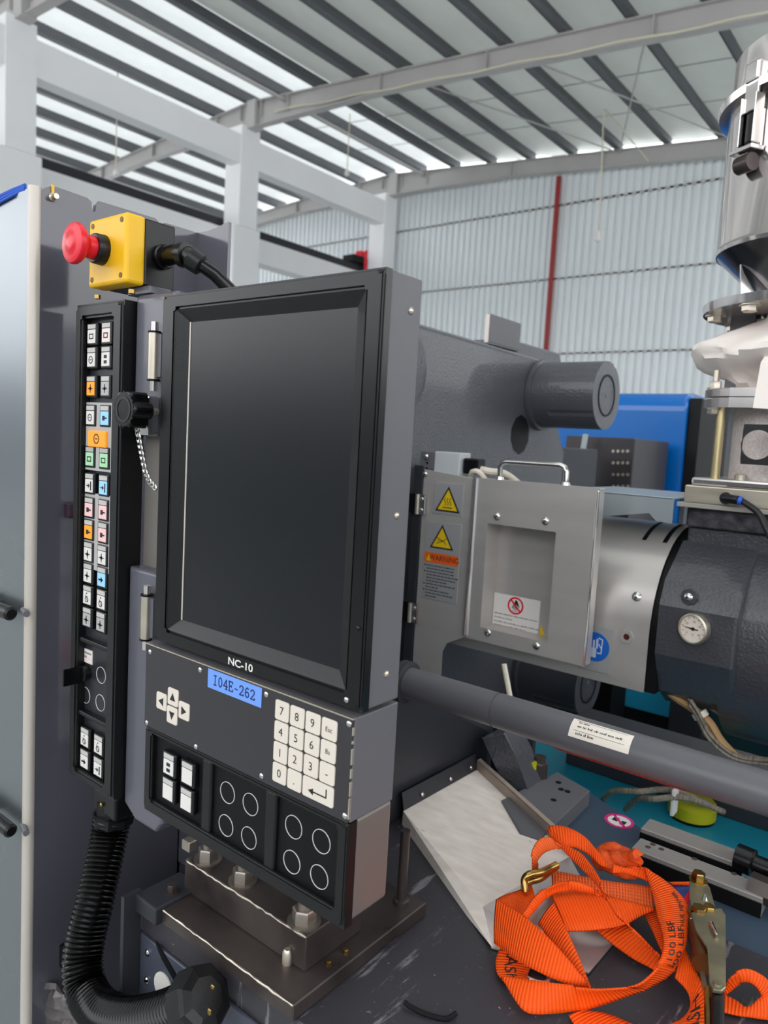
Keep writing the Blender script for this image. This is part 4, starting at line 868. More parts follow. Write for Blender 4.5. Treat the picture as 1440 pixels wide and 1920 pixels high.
k, c_ = tri(((842, 912), (862, 963), (816, 957)), w1)
lt = B()
for dx in (-0.006, 0.0, 0.006): lt.stroke(FL, [(c_.x + dx + 0.002 * math.sin(i * 1.3), c_.z - 0.004 + 0.0028 * i) for i in range(6)], 0.0014, 0.0019, 0.0021)
lt.stroke(FL, [(c_.x - 0.011, c_.z - 0.0085), (c_.x + 0.010, c_.z - 0.0085)], 0.002, 0.0019, 0.0021); lt.build('heat_symbol', INK, k)
w2 = plate(800, 977, 866, 984, 855, 1133, 792, 1120)
k, c_ = tri(((830, 984), (850, 1033), (806, 1026)), w2)
lt = B()
for s_ in (1, -1): lt.stroke(FL, [(c_.x - 0.012, c_.z + 0.006 * s_), (c_.x + 0.004, c_.z), (c_.x + 0.011, c_.z - 0.006 * s_)], 0.0012, 0.0019, 0.0021)
lt.stroke(FL, [(c_.x - 0.010, c_.z), (c_.x + 0.004, c_.z)], 0.0009, 0.0019, 0.0021); lt.build('pinch_symbol', INK, k)
P0, P1 = at(795, 1034, 'Y', YG + .003), at(860, 1057, 'Y', YG + .003)
o0, o1 = (at(796, 1044, 'Y', YG + .003)), (at(859, 1052, 'Y', YG + .003)); zm = (o0.z + o1.z) / 2
ow = B().box(FL, o0.x, o1.x, zm - 0.010, zm + 0.010, 0.0012, 0.0016).build('warning_band', ORG, w2)
B().text(FL, 'WARNING', 0.0155, (o0.x + o1.x) / 2 + 0.007, zm, 0.0018, 0.95).build('band_lettering', INK, ow)
B().prism(FL, [(o0.x + 0.005, zm - 0.007), (o0.x + 0.017, zm - 0.007), (o0.x + 0.011, zm + 0.007)], 0.0016, 0.0018).build('band_triangle', YELS, ow)
pt_ = B(); rr2 = random.Random(3)
lines = [(1, .92), (0, .85), (1, .9), (0, .95), (0, .9), (0, .7), (1, .9), (0, .4), (1, .75), (0, .9), (0, .35)]
for i, (bl_, L_) in enumerate(lines):
    z = zm - 0.0165 - 0.0062 * i
    if bl_: pt_.box(FL, o0.x + 0.001, o0.x + 0.0045, z - 0.0016, z + 0.0016, 0.0012, 0.0014)
    x = o0.x + 0.007
    while x < o0.x + (o1.x - o0.x) * L_:
        wl_ = rr2.uniform(0.003, 0.009); pt_.box(FL, x, x + wl_, z - 0.0011, z + 0.0011, 0.0012, 0.0014); x += wl_ + 0.0014
pt_.build('fine_print', mat('fine_print_ink', (62, 62, 64), 0.5), w2)
# white sticker inside the window, with a red prohibition ring
FW = FRONT(YG + 0.045)
S = [at(px, py, 'Y', YG + 0.043) for px, py in ((927, 1110), (1013, 1128), (1008, 1194), (922, 1175))]
sx0, sx1, sz0, sz1 = (S[0].x + S[3].x) / 2, (S[1].x + S[2].x) / 2, (S[2].z + S[3].z) / 2, (S[0].z + S[1].z) / 2
ws = B().box(FW, sx0, sx1, sz0, sz1, 0.0, 0.0016).build('white_sticker', WHITE, gd)
q = at(966.5, 1136, 'Y', YG + 0.043); FWs = FRONT(YG + 0.0434)
rg = B(); rg.ring(FWs, q.x, q.z, 0.0135, 0.0168, 0.0, 0.0004, 30); rg.stroke(FWs, [(q.x - 0.0105, q.z + 0.0105), (q.x + 0.0105, q.z - 0.0105)], 0.0034, 0.0002, 0.0005); rg.build('prohibition_ring', RED, ws)
hn = B(); hn.prism(FWs, [(q.x - 0.001, q.z + 0.011), (q.x + 0.003, q.z + 0.010), (q.x + 0.009, q.z - 0.003), (q.x + 0.003, q.z + 0.001), (q.x - 0.003, q.z + 0.004)], 0.0, 0.0003)
for i in range(4): hn.stroke(FWs, [(q.x - 0.004 + 0.0027 * i, q.z + 0.001 - 0.001 * i), (q.x - 0.007 + 0.0027 * i, q.z - 0.005 - 0.001 * i)], 0.0016, 0.0, 0.0003)
hn.stroke(FWs, [(q.x - 0.006, q.z - 0.0105), (q.x + 0.004, q.z - 0.0105)], 0.001, 0.0, 0.0003); hn.build('hand_symbol', INK, ws)
th = B(); mx_ = (sx0 + sx1) / 2
rr3 = random.Random(11)
for zq_, hh_, L_ in ((sz0 + 0.029, 0.0024, 0.90), (sz0 + 0.0215, 0.0022, 0.42), (sz0 + 0.0135, 0.0026, 0.95), (sz0 + 0.0065, 0.0020, 0.72)):
    x = sx0 + 0.004                                     # illegible small print: word-shaped runs of letter marks
    while x < sx0 + (sx1 - sx0) * L_:
        n_l = rr3.randint(2, 6)
        for _ in range(n_l):
            lw = rr3.uniform(0.0006, 0.0011); h2 = hh_ * rr3.choice((0.6, 0.6, 1.0)); th.box(FWs, x, x + lw, zq_ - hh_ / 2, zq_ - hh_ / 2 + h2, 0.0, 0.0003); x += lw + 0.0004
        x += 0.0012
th.build('sticker_print', mat('grey_print', (112, 104, 104), 0.5), ws)
P = [at(px, py, 'Y', YG + 0.043) for px, py in ((1013, 1172), (1024, 1201), (1010, 1196))]
B().prism(FW, [(P[0].x, P[0].z), (P[1].x, P[1].z), (P[2].x, P[2].z)], 0.0, 0.0012).build('yellow_corner', YELS, gd)
q = at(1026, 1203, 'Y', YG + .016)
# limit switch box at the top of the hinge side
sw = thing('limit_switch', 'grey limit switch box at the top of the guard hinge', 'switch', (gx(830, 880).x, YG, 1.5))
a, c_ = gx(812, 848), gx(858, 893)
B().box(FRONT(YG + 0.006), a.x, gx(858, 870).x, 1.4905, gx(830, 847).z, -0.04, 0.0, 0.002).build('switch_box', mat('pale_grey_box', (186, 190, 194), 0.45), sw)
B().box(FRONT(YG + 0.008), gx(783, 870).x, a.x, 1.4985, gx(800, 847).z, -0.003, 0.0, 0.001, 1).build('switch_plate', GREYS, sw)
for px, py in ((797, 856), (795, 889)): dome(sw, gx(px, py) + V((0, .004, 0)), (0, -1, 0), 0.006, CHROME)
for px, py in ((797, 868), (796, 878)): B().lathe(gx(px, py) + V((0, .008, 0)), (0, -1, 0), [(0, 0.0025), (0.0008, 0.0025)], 10).build('hole', BLACKM, sw)
q = gx(875, 875); B().box(FRONT(YG + 0.015), gx(860, 870).x, gx(888, 870).x, q.z - 0.014, q.z + 0.016, -0.03, 0.0, 0.003).build('connector', BLACKG, sw)
B().tube(catmull([gx(886, 880) + V((0, .03, 0)), gx(905, 884) + V((0, .03, 0)), gx(925, 890) + V((0, .05, 0)), gx(945, 905) + V((0, .1, -.02))], 6), 0.0065, 8).build('lead', CREAM, sw)
B().tube(catmull([gx(872, 893) + V((0, .02, 0)), gx(880, 884) + V((0, .012, 0)), gx(893, 886) + V((0, .012, 0)), gx(900, 896) + V((0, .03, -.01))], 6), 0.005, 8).build('lead', CREAM, sw)
# mounting post for the hinges
tag(B().box(WORLD, LXg - 0.026, LXg - 0.003, YG + 0.004, YG + 0.05, 1.05, 1.505, 0.002).build('guard_post', GREYDK), 'dark upright post carrying the guard hinges', 'post')
# ------------------------------------------------------------------ curved barrel cover
AYb, AZb, Rb = 1.43, 1.243, 0.182
cov = thing('barrel_cover', 'curved brushed steel heat cover around the injection barrel', 'cover', (-0.47, AYb, 1.1))
cxa, cxb = -0.83, -0.404
def cprof(r): 
    pr = [(AYb - r, 1.147)] + [(AYb - r * math.cos(t), AZb + r * math.sin(t)) for t in [math.pi * k / 28 for k in range(29)]]
    return pr
vs_ = []; fs_ = []
P1_, P2_ = cprof(Rb), cprof(Rb - 0.0015)
for (y, z), (y2, z2) in zip(P1_, P2_): vs_ += [(cxa, y, z), (cxb, y, z), (cxa, y2, z2), (cxb, y2, z2)]
for i in range(len(P1_) - 1):
    a, c_ = 4 * i, 4 * i + 4
    fs_ += [(a, c_, c_ + 1, a + 1), (a + 2, a + 3, c_ + 3, c_ + 2), (a + 1, c_ + 1, c_ + 3, a + 3), (a, a + 2, c_ + 2, c_)]
fs_.append((0, 1, 3, 2)); bb = B().raw(vs_, fs_)
for f_ in bb.b.faces: f_.smooth = True
cvs = bb.build('cover_sheet', STEEL, cov)
q0 = at(1145, 1243, 'Y', 1.248)
for x in (at(1168, 995, 'X', -0.455).x, -0.418):
    vs_ = []; fs_ = []
    for i in range(9):
        t = math.radians(58 + 4.5 * i); r = Rb + 0.0004
        for dx in (-0.005, 0.003): vs_.append((x + dx, AYb - r * math.cos(t), AZb + r * math.sin(t)))
        if i: fs_.append((2 * i - 2, 2 * i - 1, 2 * i + 1, 2 * i))
    B().raw(vs_, fs_).build('vent_slot', BLACKM, cov)
YV = AYb - Rb - 0.0012
q = at(1191, 1120, 'Y', 1.251); th_ = math.asin(max(-1, min(1, (q.z - AZb) / Rb))); dome(cov, (q.x, AYb - Rb * math.cos(th_), AZb + Rb * math.sin(th_)), (0, -math.cos(th_), math.sin(th_)), 0.0085, CHROME, 'cross_screw')
q = at(1175, 1194, 'Y', YV)
B().ring(FRONT(YV + .0005), q.x, q.z, 0.006, 0.0125, 0.0, 0.002, 6).build('port_nut', STEEL, cov)
B().lathe((q.x, YV, q.z), (0, -1, 0), [(0, 0.006), (0.0012, 0.0055)], 14).build('port_bore', mat('dark_red_bore', (70, 20, 18), 0.5), cov)
# glove sign
q = at(1118, 1213, 'Y', YV)
gp = B().box(FRONT(YV), q.x - 0.03, at(1147, 1210, 'Y', YV).x, at(1130, 1262, 'Y', YV).z, at(1140, 1178, 'Y', YV).z, 0.0, 0.0008, 0.0003, 1).build('sign_plate', mat('plate_alu', (138, 138, 140)), cov)
B().lathe((q.x - 0.002, YV - 0.0008, q.z), (0, -1, 0), [(0, 0.0262), (0.0005, 0.0262)], 36).build('glove_sign', SIGNBLUE, gp)
gl = B(); fv = FRONT(YV - 0.0013)
gl.box(fv, q.x - 0.017, q.x + 0.001, q.z - 0.019, q.z - 0.002, 0.0, 0.0003); 
for i in range(3): gl.box(fv, q.x - 0.012 + 0.006 * i, q.x - 0.0085 + 0.006 * i, q.z - 0.002, q.z + 0.009 + 0.003 * i, 0.0, 0.0003)
gl.build('glove_symbol', mat('pale_print', (190, 200, 212), 0.5), gp)
B().stroke(fv, [(q.x + 0.004, q.z + 0.017), (q.x + 0.011, q.z + 0.015), (q.x + 0.010, q.z - 0.010), (q.x + 0.003, q.z - 0.010)], 0.0016, 0.0, 0.0003).stroke(fv, [(q.x + 0.005, q.z + 0.006), (q.x + 0.009, q.z)], 0.0014, 0.0, 0.0003).build('glove_symbol', WHITE, gp)
# tented sheet over the barrel
rf = thing('tent_sheet', 'folded pale sheet metal tray resting above the barrel cover', 'sheet', (-0.45, 1.4, 1.43))
z0 = at(1125, 960, 'Y', 1.30)
T0, T1 = at(1128, 945, 'Y', 1.30), at(1263, 935, 'Y', 1.30)
B().box(WORLD, T0.x - 0.08, T1.x, 1.30, 1.56, T1.z - 0.002, T1.z + 0.001, 0.0008, 1).build('top', mat('pale_sheet', (176, 186, 190), 0.3, 0.6), rf)
LP = [at(px, py, 'Y', 1.30) for px, py in ((1120, 946), (1120, 969), (1217, 962), (1230, 977), (1260, 982), (1264, 938))]
B().prism(FRONT(1.30), [(p.x, T1.z if k_ in (0, 5) else p.z) for k_, p in enumerate(LP)], -0.002, 0.0).build('front_lip', mat('pale_sheet', (176, 186, 190)), rf)
for xx in (T1.x - 0.02, T0.x - 0.05): B().box(WORLD, xx - 0.004, xx + 0.004, 1.42, 1.44, 1.4255, T1.z - 0.002).build('stay', mat('pale_sheet', (176, 186, 190)), rf)
# ------------------------------------------------------------------ feed housing (dark casting) with dial gauge
fh = thing('feed_housing', 'dark grey cast feed housing behind the barrel cover', 'housing', (-0.2, AYb, 1.0))
def ngon(R_, n_, rot): return [(AYb + R_ * math.cos(2 * math.pi * k / n_ + rot), AZb + 0.012 + R_ * math.sin(2 * math.pi * k / n_ + rot)) for k in range(n_)]
hubp = [(1.237, 1.305), (1.237, 1.222), (1.275, 1.150), (1.320, 1.120), (1.54, 1.120), (1.60, 1.17), (1.60, 1.33), (1.53, 1.405), (1.335, 1.405), (1.255, 1.345)]
B().prism(SIDE(-0.388), hubp, 0.0, 0.123, 0.006, 2).build('octagon_flange', GREYH, fh)
bigp = [(AYb + 0.182 * math.cos(t), 1.243 + 0.182 * math.sin(t)) for t in [2 * math.pi * k / 44 for k in range(44)]]
bb = B().prism(SIDE(-0.292), bigp, 0.0, 0.42)
bmesh.ops.bevel(bb.b, geom=[e for e in bb.b.edges if all(abs(v.co.x + 0.292) < 1e-5 for v in e.verts)], offset=0.016, segments=3, affect='EDGES')
for f_ in bb.b.faces: f_.smooth = len(f_.verts) == 4
bb.build('drum', GREYH, fh)
B().box(WORLD, -0.382, -0.10, 1.335, 1.54, 1.395, 1.4315, 0.004).build('neck', GREYH, fh)
for xq, yq in ((-0.345, 1.2445),): dome(fh, at(1291, 1120, 'Y', 1.238), (0, -1, 0.1), 0.0075, CHROME, 'plug_screw')
B().lathe((at(1291, 1120, 'Y', 1.238)) + V((0, 0.003, 0)), (0, -1, 0.1), [(0, 0.014), (0.002, 0.013)], 8).build('boss', GREYH, fh)
q = at(1301, 1180, 'Y', 1.228)
B().prism(SIDE(-0.425), (cprof(0.176) + [(AYb + 0.176, 1.147)])[::-1], 0.0, 0.038).build('gap_fill', BLACKM, fh)  # black infill standing for the dark gap behind the cover
B().cyl((-0.80, AYb, AZb), (-0.42, AYb, AZb), 0.075, 28).build('barrel', GREYDK, fh)
ga = thing('dial_gauge', 'small round dial gauge with white face on the dark feed housing', 'gauge', (q.x, 1.23, q.z))
FGa = F((q.x, 1.236, q.z), (0.97, -0.24, 0), (0, 0, 1), (-0.24, -0.97, 0))
B().lathe(FGa.o, FGa.n, [(-0.004, 0.0245), (0.006, 0.0255), (0.010, 0.0250), (0.0115, 0.0225), (0.0085, 0.0215)], 36, True, False).build('case', ALU, ga)
B().lathe(FGa.o, FGa.n, [(0.0, 0.0222), (0.0070, 0.0222)], 36).build('dial', mat('dial_face', (238, 226, 214), 0.5), ga)
B().prism(FGa, [(-0.0185, 0.0012), (-0.002, 0.0016), (0.009, 0.0004), (0.009, -0.0010), (-0.002, -0.0012)], 0.0076, 0.0080).lathe(FGa.p(0, 0, 0.0072), FGa.n, [(0, 0.0030), (0.0016, 0.0026)], 12).build('needle', INK, ga)
mk = B()
for k in range(11):
    t = math.radians(225 - 27 * k); mk.stroke(FGa, [(0.0165 * math.cos(t), 0.0165 * math.sin(t)), (0.0195 * math.cos(t), 0.0195 * math.sin(t))], 0.0007, 0.0070, 0.0073)
for tx_, a, c_ in (('0', -0.010, -0.008), ('20', -0.011, 0.007), ('40', 0.001, 0.0115), ('60', 0.0115, 0.006), ('80', 0.011, -0.008), ('°C', 0.0, -0.010)): mk.text(FGa, tx_, 0.0050, a, c_, 0.0072)
mk.build('dial_print', mat('dial_ink', (96, 84, 76), 0.5), ga)
# ------------------------------------------------------------------ feed block, sight tube and hopper above the housing
HX, HY = -0.250, 1.43
fb = thing('feed_block', 'milled aluminium feed block with black sensor plug above the housing', 'block', (HX, HY, 1.43))
B().box(WORLD, at(1283, 925, 'Y', 1.31).x, -0.08, 1.31, 1.55, 1.474, 1.504, 0.002).build('aluminium_block', ALU, fb)
B().box(WORLD, at(1283, 925, 'Y', 1.31).x - 0.010, -0.08, 1.306, 1.552, 1.466, 1.474, 0.001, 1).build('lower_gasket', mat('gasket', (150, 146, 140), 0.5), fb)
B().box(WORLD, at(1283, 975, 'Y', 1.325).x + 0.004, -0.085, 1.325, 1.54, 1.432, 1.466, 0.003).build('rough_neck', mat('rough_casting', (86, 84, 90), 0.35, 0.4, rgb2=(46, 44, 50), vscale=50, bump=0.8, bscale=70), fb)
q = at(1358, 934, 'Y', 1.30)
sn = B().lathe((q.x, 1.31, q.z), (0.25, -1, 0), [(0, 0.010), (0.012, 0.010)], 14).build('sensor_plug', BLACKG, fb)
B().tube([(q.x, 1.298, q.z), (q.x + 0.012, 1.292, q.z), (q.x + 0.024, 1.29, q.z - 0.001)], 0.0075, 12).build('sensor_body', BLACK, sn)
B().tube([(q.x + 0.024, 1.29, q.z - 0.001), (q.x + 0.030, 1.29, q.z - 0.002)], 0.0070, 12).build('sensor_ring', BLUEC, sn)
B().tube(catmull([V((q.x + 0.030, 1.29, q.z - 0.002)), at(1400, 945, 'Y', 1.285), at(1422, 962, 'Y', 1.28), at(1434, 985, 'Y', 1.275), at(1446, 1010, 'Y', 1.27)], 6), 0.0052, 10).build('sensor_cable', WIREB, sn)
sg = thing('sight_tube', 'clear sight tube full of pellets between two bolted flanges', 'sight glass', (HX, HY, 1.504))
B().box(WORLD, HX - 0.128, HX + 0.128, HY - 0.118, HY + 0.118, 1.504, 1.518, 0.004).build('lower_flange', STEELP, sg)
B().lathe((HX, HY, 1.518), (0, 0, 1), [(0, 0.096), (0.118, 0.096)], 40).build('pellet_fill', PELLET, sg)
B().lathe((HX, HY, 1.5182), (0, 0, 1), [(0, 0.104), (0.1176, 0.104)], 44, False, False).build('clear_wall', GLASS, sg)
for zz_, hh_ in ((1.636, 0.0165), (1.654, 0.0140)):
    poly = []
    for sx, sy, a0 in ((1, -1, -90), (1, 1, 0), (-1, 1, 90), (-1, -1, 180)):
        for k in range(6):
            t = math.radians(a0 + 18 * k); poly.append((HX + sx * 0.078 + 0.05 * math.cos(t), HY + sy * 0.078 + 0.05 * math.sin(t)))
    B().prism(F((0, 0, zz_)), poly, 0.0, hh_) if False else B().prism(F((0, 0, zz_), (1, 0, 0), (0, 1, 0), (0, 0, 1)), poly, 0.0, hh_, 0.002, 2).build('upper_flange', STEELP, sg)
for sx in (-1, 1):
    for sy in (-1, 1):
        x, y = HX + sx * 0.096, HY + sy * 0.096
        B().cyl((x, y, 1.518), (x, y, 1.636), 0.0075, 16).build('tie_rod', mat('pale_yellow_zinc', (214, 196, 150), 0.3, 0.85), sg)
        hexbolt(sg, (x + sx * 0.012, y + sy * 0.004, 1.668), (0, 0, 1), 0.0095, 0.011, NICKEL, 'hex_nut', True, 0.018)
        hexbolt(sg, (x + sx * 0.012, y + sy * 0.004, 1.636), (0, 0, -1), 0.0095, 0.009, NICKEL, 'bolt_head', True)
        hexbolt(sg, (x - sx * 0.04, y, 1.518), (0, 0, 1), 0.009, 0.010, NICKEL, 'flange_screw', False, 0, True)
# black sensor bracket in front of the tube
a, c_ = at(1393, 795, 'Y', 1.29), at(1390, 870, 'Y', 1.29)
bk = thing('sensor_bracket', 'black plate with a round hole in front of the sight tube', 'bracket', (a.x + .04, 1.29, c_.z))
cq = at(1420, 834, 'Y', 1.29); x0, x1, z0, z1 = (a.x + c_.x) / 2, -0.20, c_.z, a.z
bb = B(); N_ = 32; vs_ = []; fs_ = []
for k in range(N_):
    t = 2 * math.pi * k / N_; d_ = V((math.cos(t), math.sin(t))); s_ = min((x1 - cq.x) / d_.x if d_.x > 1e-6 else ((x0 - cq.x) / d_.x if d_.x < -1e-6 else 9), (z1 - cq.z) / d_.y if d_.y > 1e-6 else ((z0 - cq.z) / d_.y if d_.y < -1e-6 else 9))
    o_ = (cq.x + d_.x * s_, cq.z + d_.y * s_); i_ = (cq.x + d_.x * 0.0235, cq.z + d_.y * 0.0235)
    for c2 in (1.287, 1.293): vs_ += [(o_[0], c2, o_[1]), (i_[0], c2, i_[1])]
for k in range(N_):
    a2, b2 = 4 * k, 4 * ((k + 1) % N_); fs_ += [(a2, b2, b2 + 1, a2 + 1), (a2 + 2, a2 + 3, b2 + 3, b2 + 2), (a2, a2 + 2, b2 + 2, b2), (a2 + 1, b2 + 1, b2 + 3, a2 + 3)]
bb.raw(vs_, fs_).build('plate', BLACK, bk)
B().box(WORLD, x1 - 0.02, x1, 1.293, 1.312, z0, z1).build('stay', BLACK, bk)
B().box(WORLD, x1 - 0.02, x1, 1.293, 1.312, 1.504, z0).build('stand', BLACK, bk)
# hopper
hop = thing('material_hopper', 'polished stainless material hopper with lid clamp', 'hopper', (HX, HY, 1.80))
B().cyl((HX, HY, 1.668), (HX, HY, 1.800), 0.055, 24).build('throat', GREYD, hop)
B().box(WORLD, HX - 0.115, HX - 0.075, HY - 0.02, HY + 0.02, 1.668, 1.80).build('throat_stay', GREYS, hop)
B().lathe((HX, HY, 1.800), (0, 0, 1), [(0, 0.162), (0.014, 0.164), (0.0142, 0.08)], 48, True, False).build('base_ring', STEELP, hop)
B().lathe((HX, HY, 1.812), (0, 0, 1), [(0, 0.078), (0.022, 0.082), (0.088, 0.1495)], 48).build('cone', mat('dark_mirror_steel', (120, 120, 124), 0.2, 1.0), hop)
B().lathe((HX, HY, 1.899), (0, 0, 1), [(0, 0.1505), (0.006, 0.1525), (0.012, 0.150), (0.232, 0.150)], 64).build('barrel', STEELP, hop)
B().lathe((HX, HY, 2.128), (0, 0, 1), [(0, 0.152), (0.002, 0.166), (0.014, 0.168), (0.018, 0.160), (0.020, 0.150)], 64).build('lid_ring', STEELP, hop)
B().lathe((HX, HY, 2.146), (0, 0, 1), [(0, 0.1475), (0.070, 0.1475), (0.072, 0.143), (0.074, 0.02)], 64).build('lid', STEELP, hop)
for k in range(8):
    t = math.radians(200 + 45 * k); hexbolt(hop, (HX + 0.142 * math.cos(t), HY + 0.142 * math.sin(t), 1.800), (0, 0, -1), 0.0125, 0.010, NICKEL, 'ring_bolt', True)
for t in (math.radians(222), math.radians(150)):
    d_ = V((math.cos(t), math.sin(t), 0)); u_ = V((-d_.y, d_.x, 0))
    f_ = F(V((HX, HY, 0)) + d_ * 0.110, u_, (0, 0, 1), d_)
    B().prism(F(V((HX, HY, 0)), d_, (0, 0, 1), u_), [(0.085, 1.815), (0.118, 1.815), (0.124, 1.875), (0.118, 1.862)], -0.002, 0.002).build('rib', STEELP, hop)
tcl = math.radians(239); d_ = V((math.cos(tcl), math.sin(tcl), 0)); u_ = V((-d_.y, d_.x, 0)); fc = F(V((HX, HY, 0)) + d_ * 0.150, u_, (0, 0, 1), d_)
cl_ = B().box(fc, -0.016, 0.016, 2.040, 2.098, 0.0, 0.004, 0.001, 1).build('clamp', STEELP, hop)
B().box(fc, -0.013, 0.013, 2.096, 2.170, 0.012, 0.017, 0.001, 1).build('clamp_strap', STEELP, cl_)
B().box(fc, -0.013, 0.013, 2.140, 2.170, 0.000, 0.021, 0.003, 2).build('clamp_hook', STEELP, cl_)
for s_ in (-1, 1): B().box(fc, s_ * 0.014 - 0.0015, s_ * 0.014 + 0.0015, 2.045, 2.120, 0.003, 0.022, 0.001, 1).build('clamp_cheek', CHROME, cl_)
B().box(fc, -0.010, 0.010, 2.050, 2.100, 0.004, 0.013, 0.002, 2).build('clamp_lever', BLACKG, cl_)
B().box(fc, -0.025, 0.020, 2.034, 2.041, 0.0, 0.026, 0.001, 1).build('clamp_foot', STEELP, cl_)
B().cyl(fc.p(-0.016, 2.018, 0.012), fc.p(0.012, 2.018, 0.012), 0.014, 16).build('clamp_roller', OILY, cl_)
# white wrap tied under the hopper
wr_ = B(); vs_ = []; fs_ = []; nr, nt_ = 15, 40; rw = random.Random(5)
ph = [rw.uniform(0, 6.28) for _ in range(8)]
for i in range(nr):
    u = i / (nr - 1); z = 1.672 + 0.124 * u
    base = 0.062 + 0.095 * math.exp(-((u - 0.50) / 0.36) ** 2) - 0.004 * u
    for k in range(nt_):
        t = 2 * math.pi * k / nt_
        r = base * (1 + 0.10 * math.sin(3 * t + ph[0] + 2 * u) + 0.10 * abs(math.sin(3.5 * t + ph[1] - 5 * u)) + 0.06 * abs(math.sin(6.5 * t + ph[2] + 4 * u)) - 0.06); 
        r += rw.uniform(-0.008, 0.008); vs_.append((HX + r * math.cos(t), HY + r * math.sin(t), z + 0.008 * math.sin(4 * t + ph[3])*math.sin(3.14*u)))
for i in range(nr - 1):
    for k in range(nt_): fs_.append((i * nt_ + k, i * nt_ + (k + 1) % nt_, (i + 1) * nt_ + (k + 1) % nt_, (i + 1) * nt_ + k))
wr_.raw(vs_, fs_)
for f_ in wr_.b.faces: f_.smooth = True
wt = thing('white_wrap', 'white cloth wrap gathered around the hopper throat', 'wrap', (HX, HY, 1.67))
wr_.build('gathered_cloth', CLOTH, wt)
a, c_ = at(1418, 700, 'Y', 1.275), at(1416, 765, 'Y', 1.275)
B().raw([(a.x, 1.275, c_.z), (-0.19, 1.275, c_.z - 0.004), (-0.185, 1.277, 1.705), (a.x + 0.004, 1.279, 1.705), (-0.19, 1.31, 1.735), (a.x + .01, 1.31, 1.735)], [(0, 1, 2, 3), (3, 2, 4, 5)]).build('hanging_flap', CLOTH, wt)
# ------------------------------------------------------------------ stationary platen with tie bar nuts
pl = thing('fixed_platen', 'large dark grey cast platen behind the monitor', 'platen', (-1.0, 1.5, 0.3))
XPL = -0.90
B().prism(SIDE(XPL), [(1.05, 0.40), (1.93, 0.40), (1.93, 1.55), (1.86, 1.60), (1.84, 1.78), (1.05, 1.792)], -0.20, 0.0, 0.012, 3).build('platen_body', GREYD, pl)
B().prism(SIDE(XPL - 0.02), [(1.64, 1.55), (1.96, 1.55), (1.96, 1.775), (1.93, 1.82), (1.64, 1.82)], -0.16, -0.02, 0.004, 2).build('rear_shoulder', GREYD, pl)
q = at(975, 815, 'X', XPL); B().prism(SIDE(XPL + 0.0005), [(q.y + 0.045 * a_, q.z + 0.050 * c2) for a_, c2 in ((-1, 0.3), (-0.6, 0.8), (0.0, 1), (0.6, 0.8), (1, 0.3), (1, -0.3), (0.6, -0.8), (0, -1), (-0.6, -0.8), (-1, -0.3))], -0.001, 0.0).build('recess', BLACKM, pl)
def tie_nut(y, z, label=None, L=0.175, r=0.083):
    n_ = B().lathe((XPL + 0.001, y, z), (1, 0, 0), [(0, r * 1.10), (0.012, r * 1.10), (0.013, r), (0.055, r), (0.057, r * 0.97)], 40).build('tie_bar_nut', GREYD, pl)
    bb = B(); pts = []
    for k in range(60):
        t = 2 * math.pi * k / 60; g = 0.965 if (k % 12) in (0,) else 1.0; pts.append((y + r * g * math.cos(t), z + r * g * math.sin(t)))
    bb.prism(SIDE(XPL + 0.001), pts, 0.055, L, 0.0035, 2); bb.build('slotted_body', GREYD, n_)
    B().ring(SIDE(XPL + L), y, z, r * 0.56, r * 0.62, 0.0, 0.0025, 36).build('end_groove', BLACKM, n_)
    B().lathe((XPL + L, y, z), (1, 0, 0), [(0, r * 0.56), (0.001, r * 0.56)], 36).lathe((XPL + L + .001, y, z), (1, 0, 0), [(0, 0.007), (0.001, 0.006)], 12).build('end_cap', GREYD, n_)
    return n_
tie_nut(1.76, 1.690); tie_nut(1.80, 0.955)
for z_ in (1.690, 0.955): B().lathe((XPL + 0.001, 1.135, z_), (1, 0, 0), [(0, 0.088), (0.016, 0.088), (0.018, 0.082)], 40).build('tie_bar_flange', GREYD, pl)
a = at(945, 640, 'X', XPL - 0.03)
sp = thing('sheet_bracket', 'grey bent sheet bracket standing on top of the platen', 'bracket', (XPL - .03, 1.5, 1.792))
b0, b1 = at(918, 640, 'X', XPL - 0.03), at(975, 640, 'X', XPL - 0.03)
B().box(WORLD, XPL - 0.034, XPL - 0.030, b0.y, b1.y, 1.796, 1.862, 0.001, 1).build('upright', GREYS, sp)
B().box(WORLD, XPL - 0.046, XPL - 0.034, b0.y, b0.y + 0.004, 1.793, 1.862, 0.001, 1).build('return', PALE, sp)
B().box(WORLD, XPL - 0.10, XPL - 0.030, b0.y, b1.y, 1.7925, 1.796).build('foot', GREYS, sp)
# ------------------------------------------------------------------ blue machine beyond
YBm = 2.85; f2 = lambda px, py: at(px, py, 'Y', YBm)
bm_ = thing('blue_machine_cover', 'bright blue rounded machine cover behind the hopper', 'machine', (-1.1, YBm + .3, 0.3))
zt2 = f2(1200, 735).z
poly = [(YBm + 0.7, 0.3), (YBm, 0.3), (YBm, zt2 - 0.07)] + [(YBm + 0.07 - 0.07 * math.cos(t), zt2 - 0.07 + 0.07 * math.sin(t)) for t in [math.radians(15 * k) for k in range(1, 7)]] + [(YBm + 0.7, zt2)]
bb = B(); bb.prism(F((0, 0, 0), (0, 1, 0), (0, 0, 1), (1, 0, 0)), poly, -1.75, f2(1285, 800).x, 0.015, 3); bb.build('cover', BLUE, bm_)
B().box(WORLD, f2(1285, 800).x, f2(1285, 800).x + 0.045, YBm + 0.02, YBm + 0.7, 0.3, zt2 - 0.02, 0.004).build('dark_side', BLACKM, bm_)  # black slab along the right side of the cover
dk = thing('valve_manifold', 'dark metal manifold with rows of small screws before the blue cover', 'manifold', (-1.1, 2.5, 1.0))
